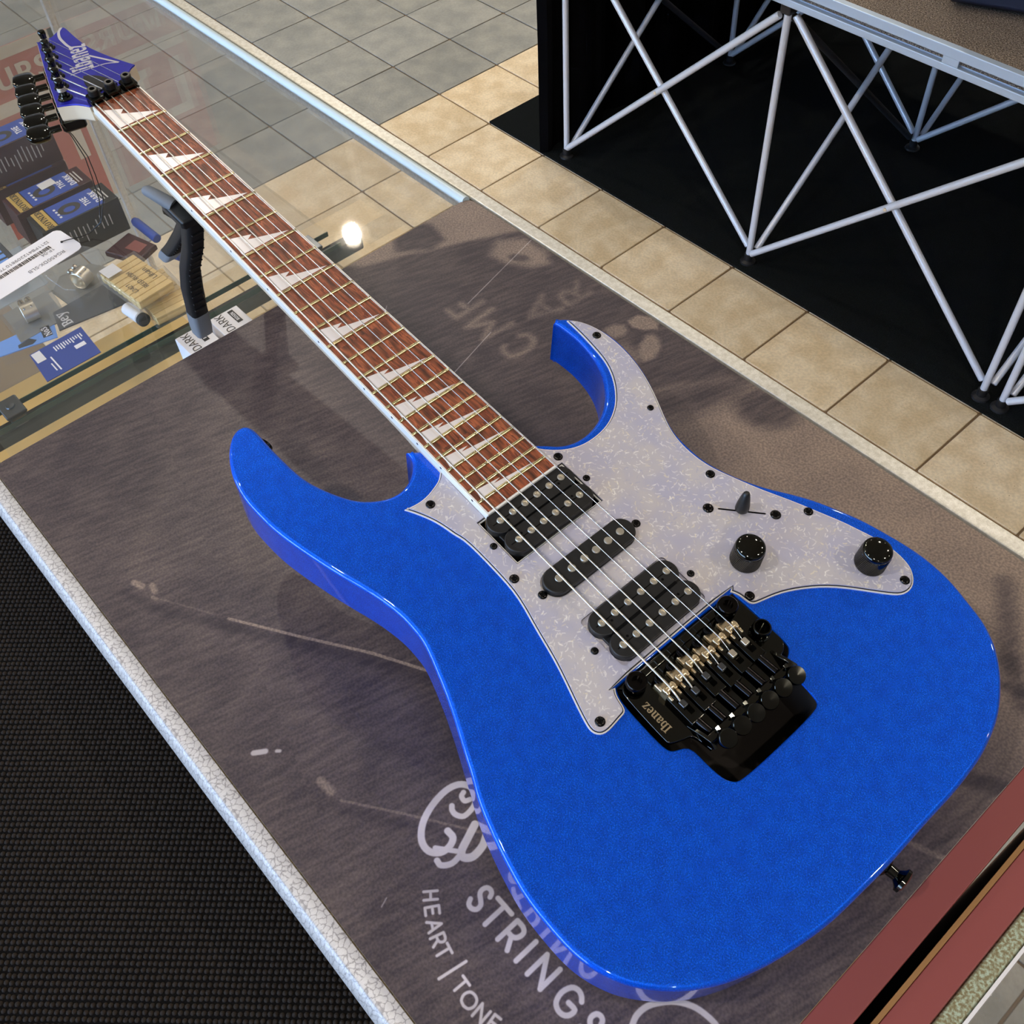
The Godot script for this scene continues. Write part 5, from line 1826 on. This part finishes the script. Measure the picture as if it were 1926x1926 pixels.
func clear_case(label: String, poly: Array, ring_c: Vector3, turn: float) -> void:
	var o := thing("ligature_case", label, "case", Vector3.ZERO, 0.0, "clear cases on the glass shelf")
	var b := MB.new()
	plate(b, poly, SHELF + 0.0003, SHELF + 0.0275, 0.0015)
	put(o, "clear_shell", b, M.clear_plastic)
	b = MB.new()
	plate(b, poly, SHELF + 0.0002, SHELF + 0.0015)
	put(o, "tray", b, M.tray_grey)
	b = MB.new()
	var d := Vector3(cos(turn), 0, sin(turn))
	b.lathe(ring_c - d * 0.008, d, [Vector2(0.0098, 0), Vector2(0.0105, 0.0005), Vector2(0.0105, 0.0155), Vector2(0.0098, 0.016), Vector2(0.0094, 0.0155), Vector2(0.0094, 0.0005)], 22)
	var lg := put(o, "ligature", b, M.nickel)
	b = MB.new()
	for s in [-0.004, 0.004]:
		var c: Vector3 = ring_c + d * s + Vector3(0, 0.0085, 0)
		var w := d.cross(Vector3.UP)
		b.cyl(c - w * 0.006, c + w * 0.008, 0.0014, 8)
		b.lathe(c + w * 0.008, w, [Vector2(0.0, 0), Vector2(0.0034, 0), Vector2(0.0034, 0.0018), Vector2(0, 0.002)], 12)
	put(lg, "screws", b, M.chrome)

func shelf_goods() -> void:
	ligature_box("black ligature box with blue panel, nearest to the white hang tag", Vector3(-1.1092, SHELF, -0.2606), M.carton, false)
	ligature_box("dark ligature box with maroon reflection painted on, white price sticker on its blue panel", Vector3(-1.1625, SHELF, -0.2548), M.maroon_reflection_and_packet, true)
	ligature_box("dark ligature box at the bottom of the two-box stack by the red poster", Vector3(-1.2235, SHELF, -0.2500), M.maroon_reflection_and_packet, false)
	ligature_box("dark ligature box on top of the two-box stack by the red poster", Vector3(-1.2270, SHELF + 0.0450, -0.2505), M.maroon_reflection_and_packet, false)
	clear_case("clear faceted plastic case with metal ligature beside the reed pack", [[-1.0617, -0.2412], [-1.0429, -0.2521], [-1.0194, -0.2482], [-0.9942, -0.1996], [-1.0039, -0.1906], [-1.0454, -0.1853], [-1.066, -0.205]], Vector3(-1.030, SHELF + 0.0125, -0.219), 1.1)
	clear_case("clear rectangular plastic case with metal ligature beside the light blue card", [[-1.050, -0.1235], [-1.0525, -0.1815], [-0.9946, -0.1783], [-0.9918, -0.1225]], Vector3(-1.018, SHELF + 0.0125, -0.150), 1.7)
	# reed packs
	for k in 2:
		var o := thing("reed_pack", ["pack of pale cane reeds with printed top and white sticker", "pale cane reed pack lying under the printed reed pack"][k], "reed pack", [Vector3(-0.9611, SHELF + 0.0172, -0.2568), Vector3(-0.9430, SHELF, -0.2690)][k], [0.11, -0.05][k], "cane reed packs on the glass shelf")
		for s in 8:
			var b := MB.new()
			b.cyl(Vector3(-0.033 + s * 0.0094, 0.0055, -0.022), Vector3(-0.033 + s * 0.0094, 0.0055, 0.0225), 0.0047, 12)
			b.box(Vector3(-0.033 + s * 0.0094, 0.011, 0.0), Vector3(0.0088, 0.003, 0.0445), 0.0008)
			put(o, "reed", b, M.reed)
		var b2 := MB.new()
		b2.box(Vector3(0, 0.0075, 0), Vector3(0.0795, 0.0148, 0.051), 0.0015)
		put(o, "plastic_bag", b2, M.clear_plastic)
		if k == 0:
			var t := Transform3D(Basis(Vector3(-1, 0, 0), Vector3(0, 0, 1), Vector3(0, 1, 0)), Vector3.ZERO)
			words(o, "brand_line", "Lilsan", 0.0088, M.reed_ink, Transform3D(t.basis, Vector3(0.005, 0.0128, -0.014)), sans, 1.1, 0.0001)
			words(o, "product_line", "REED RUSH", 0.0075, M.reed_ink, Transform3D(t.basis, Vector3(0.004, 0.0128, 0.001)), sans, 1.0, 0.0001)
			words(o, "number_line", "L2421", 0.0075, M.reed_ink, Transform3D(t.basis, Vector3(0.012, 0.0128, 0.0135)), sans, 1.0, 0.0001)
			b2 = MB.new()
			b2.box(Vector3(-0.029, 0.0153, 0.0125), Vector3(0.019, 0.0003, 0.018))
			put(o, "price_sticker", b2, M.sticker)
	# flat goods
	var c := thing("size_card", "light blue card with a dark number three panel on shelf", "card")
	var b := MB.new()
	plate(b, [[-1.0105, -0.1000], [-1.0051, -0.1660], [-0.9721, -0.1560], [-0.9880, -0.0960]], SHELF + 0.0002, SHELF + 0.0012)
	put(c, "card", b, M.blue_card)
	b = MB.new()
	plate(b, [[-0.9985, -0.1475], [-0.9972, -0.1575], [-0.9795, -0.1540], [-0.9815, -0.1440]], SHELF + 0.0012, SHELF + 0.0015)
	put(c, "number_panel", b, M.card_dark)
	words(c, "number", "No3", 0.0098, M.white_paper, reading(Vector3(-0.9890, SHELF + 0.0016, -0.1508)), serif_bold, 0.85, 0.0001)
	b = MB.new()
	plate(b, [[-0.990, -0.118], [-0.992, -0.132], [-0.984, -0.137], [-0.981, -0.131], [-0.985, -0.117]], SHELF + 0.0012, SHELF + 0.0015)
	put(c, "picture", b, M.card_dark)
	c = thing("bagged_packet", "grey bagged packet with pale lettering beside the light blue card", "packet")
	b = MB.new()
	plate(b, [[-1.012, -0.1700], [-1.016, -0.2400], [-0.968, -0.2400], [-0.9800, -0.1620]], SHELF + 0.0002, SHELF + 0.0020)
	put(c, "packet", b, M.card_dark)
	words(c, "lettering", "Bey", 0.016, M.sticker, reading(Vector3(-0.9925, SHELF + 0.0022, -0.1740)), serif_bold, 0.9, 0.0001)
	b = MB.new()
	plate(b, [[-1.012, -0.1650], [-1.020, -0.2460], [-0.963, -0.2460], [-0.9770, -0.1590]], SHELF + 0.0003, SHELF + 0.0050, 0.001)
	put(c, "plastic_bag", b, M.clear_plastic)
	c = thing("leaflet", "dark blue leaflet with pale print at the edge of the glass shelf", "leaflet")
	b = MB.new()
	plate(b, [[-0.9676, -0.1206], [-0.9695, -0.1821], [-0.9166, -0.1791], [-0.9159, -0.1163]], SHELF + 0.0002, SHELF + 0.0010)
	put(c, "sheet", b, M.blue_leaf)
	b = MB.new()
	var r := RandomNumberGenerator.new()
	r.seed = 31
	for k in 12:
		var l := r.randf_range(0.005, 0.011)
		b.box(Vector3(-0.9605 + l / 2, SHELF + 0.0012, -0.176 + 0.0028 * k), Vector3(l, 0.0002, 0.0013))
	b.box(Vector3(-0.935, SHELF + 0.0012, -0.136), Vector3(0.026, 0.0002, 0.0016))
	b.box(Vector3(-0.931, SHELF + 0.0012, -0.132), Vector3(0.014, 0.0002, 0.0014))
	b.box(Vector3(-0.9425, SHELF + 0.0012, -0.168), Vector3(0.0065, 0.0002, 0.012))
	put(c, "print", b, M.white_paper)
	b = MB.new()
	b.box(Vector3(-0.957, SHELF + 0.0012, -0.1265), Vector3(0.018, 0.0003, 0.010))
	put(c, "price_sticker", b, M.sticker)
	# small white cartons partly under the mat
	for k in 2:
		c = thing("rosin_box", ["white carton with black lettering under the neck rest foot", "white carton with black lettering beside the neck's shadow"][k], "box", Vector3(-0.797, SHELF, [-0.2492, -0.2890][k]))
		b = MB.new()
		b.box(Vector3(0, 0.0215, 0), Vector3(0.061, 0.043, 0.0335), 0.0008)
		put(c, "carton", b, M.white_paper)
		words(c, "lettering", "DARK", 0.0125, M.ink, reading(Vector3(-0.0135, 0.0432, 0.007)), sans, 1.0, 0.0001)
		b = MB.new()
		b.box(Vector3(-0.016, 0.0432, -0.0065), Vector3(0.022, 0.0003, 0.006))
		put(c, "black_panel", b, M.ink)
		words(c, "small_lettering", "ROSIN", 0.005, M.white_paper, reading(Vector3(-0.016, 0.0435, -0.0065)), sans_bold, 1.0, 0.0001)
	# odds and ends
	c = thing("marker_roll", "short white roll with grey cap behind the glass shelf edge", "roll")
	b = MB.new()
	b.cyl(Vector3(-0.953, SHELF + 0.0073, -0.2316), Vector3(-0.926, SHELF + 0.0073, -0.2350), 0.0070, 16)
	put(c, "roll", b, M.sticker)
	b = MB.new()
	b.cyl(Vector3(-0.9255, SHELF + 0.0076, -0.2350), Vector3(-0.918, SHELF + 0.0076, -0.2360), 0.0074, 16)
	put(c, "cap", b, M.rubber)
	for k in 2:
		c = thing("blue_tube", ["long blue plastic tube by the black ligature box", "short blue plastic tube behind the neck rest leg"][k], "tube")
		b = MB.new()
		var p0: Vector3 = [Vector3(-1.087, SHELF + 0.006, -0.3165), Vector3(-1.007, SHELF + 0.006, -0.3160)][k]
		var p1: Vector3 = [Vector3(-1.039, SHELF + 0.006, -0.3185), Vector3(-0.989, SHELF + 0.006, -0.3220)][k]
		b.cyl(p0, p1, 0.0056, 14)
		put(c, "tube", b, M.blue_print)
		b = MB.new()
		b.cyl(p0 - (p1 - p0).normalized() * 0.004, p0, 0.0045, 12)
		put(c, "cap", b, M.blue_leaf)
	c = thing("red_packet", "small dark red packet between black box and reed pack", "packet")
	b = MB.new()
	plate(b, [[-1.062, -0.262], [-1.075, -0.300], [-1.030, -0.312], [-1.018, -0.282]], SHELF + 0.0002, SHELF + 0.007, 0.002)
	put(c, "packet", b, M.maroon_reflection_and_packet)
	b = MB.new()
	plate(b, [[-1.050, -0.282], [-1.055, -0.298], [-1.036, -0.304], [-1.030, -0.290]], SHELF + 0.0065, SHELF + 0.0073)
	put(c, "label", b, M.packet_red)
	c = thing("reed_case", "pale blue striped box at the left edge beyond the hang tag", "box", Vector3(-1.105, SHELF + 0.0046, -0.152))
	b = MB.new()
	b.box(Vector3(0, 0.014, 0), Vector3(0.05, 0.028, 0.045), 0.001)
	put(c, "carton", b, M.card_dark)
	b = MB.new()
	for k in 4:
		b.box(Vector3(-0.018 + 0.011 * k, 0.0282, 0.002), Vector3(0.007, 0.0004, 0.036))
	put(c, "stripe", b, M.blue_card)
	c = thing("plastic_bag", "flat clear bag with a pale grey card behind the hang tag", "bag")
	b = MB.new()
	plate(b, [[-1.150, -0.060], [-1.155, -0.196], [-1.066, -0.190], [-1.058, -0.052]], SHELF + 0.0001, SHELF + 0.0009)
	put(c, "card", b, M.bag_card)
	b = MB.new()
	plate(b, [[-1.156, -0.055], [-1.160, -0.199], [-1.062, -0.194], [-1.054, -0.048]], SHELF + 0.0010, SHELF + 0.0045, 0.001)
	put(c, "plastic", b, M.clear_plastic)
	# poster on the far end pane
	c = thing("poster", "red poster with cream lettering on the far end pane of counter", "poster")
	b = MB.new()
	b.box(Vector3(-1.7525, 0.545, -0.40), Vector3(0.002, 0.312, 0.20))
	put(c, "sheet", b, M.red_poster)
	b = MB.new()
	b.box(Vector3(-1.7512, 0.692, -0.40), Vector3(0.0008, 0.018, 0.20))
	b.box(Vector3(-1.7512, 0.545, -0.496), Vector3(0.0008, 0.312, 0.008))
	b.box(Vector3(-1.7512, 0.607, -0.40), Vector3(0.0006, 0.022, 0.19))
	put(c, "border", b, M.cream_print)
	var PB := Basis(Vector3(0, 0, -1), Vector3(0, 1, 0), Vector3(1, 0, 0))
	words(c, "upper_lettering", "MURS", 0.046, M.cream_print, Transform3D(PB, Vector3(-1.7505, 0.652, -0.405)), sans_bold, 1.15, 0.0004)
	words(c, "lower_lettering", "LIT", 0.14, M.cream_print, Transform3D(PB, Vector3(-1.7505, 0.525, -0.41)), sans_bold, 0.95, 0.0004)

# ------------------------------------------------------------------ the studded mat behind the counter
func floor_carpet() -> void:
	var o := thing("floor_mat", "black studded mat on the floor behind the counter", "floor mat")
	var b := MB.new()
	b.box(Vector3(-1.0, 0.003, 0.98), Vector3(3.4, 0.006, 2.0), 0.002)
	put(o, "backing", b, M.mat_backing)
	var s := MB.new()
	s.lathe(Vector3.ZERO, Vector3.UP, [Vector2(0.0038, 0), Vector2(0.0034, 0.0013), Vector2(0.0022, 0.0024), Vector2(0, 0.0028)], 7)
	var mm := MultiMesh.new()
	mm.transform_format = MultiMesh.TRANSFORM_3D
	mm.mesh = s.mesh()
	var list := []
	var u := Vector2(0.68, -0.733)
	var w := Vector2(0.733, 0.68)
	var r := RandomNumberGenerator.new()
	r.seed = 77
	for i in range(-130, 130):
		for j in range(-130, 130):
			var p := Vector2(-0.95, 0.3) + u * (i * 0.0082 + r.randf_range(-0.0006, 0.0006)) + w * (j * 0.0090 + r.randf_range(-0.0006, 0.0006))
			if p.x < -2.2 or p.x > 0.4 or p.y < -0.015 or p.y > 0.75:
				continue
			list.append(Transform3D(Basis(Vector3.UP, r.randf() * TAU).scaled(Vector3(1.0, r.randf_range(0.75, 1.15), 1.0)), Vector3(p.x, 0.006, p.y)))
	mm.instance_count = list.size()
	for k in list.size():
		mm.set_instance_transform(k, list[k])
	var mi := MultiMeshInstance3D.new()
	mi.name = "stud"
	mi.multimesh = mm
	mi.material_override = M.mat_bump
	mi.set_meta("kind", "stuff")
	o.add_child(mi)
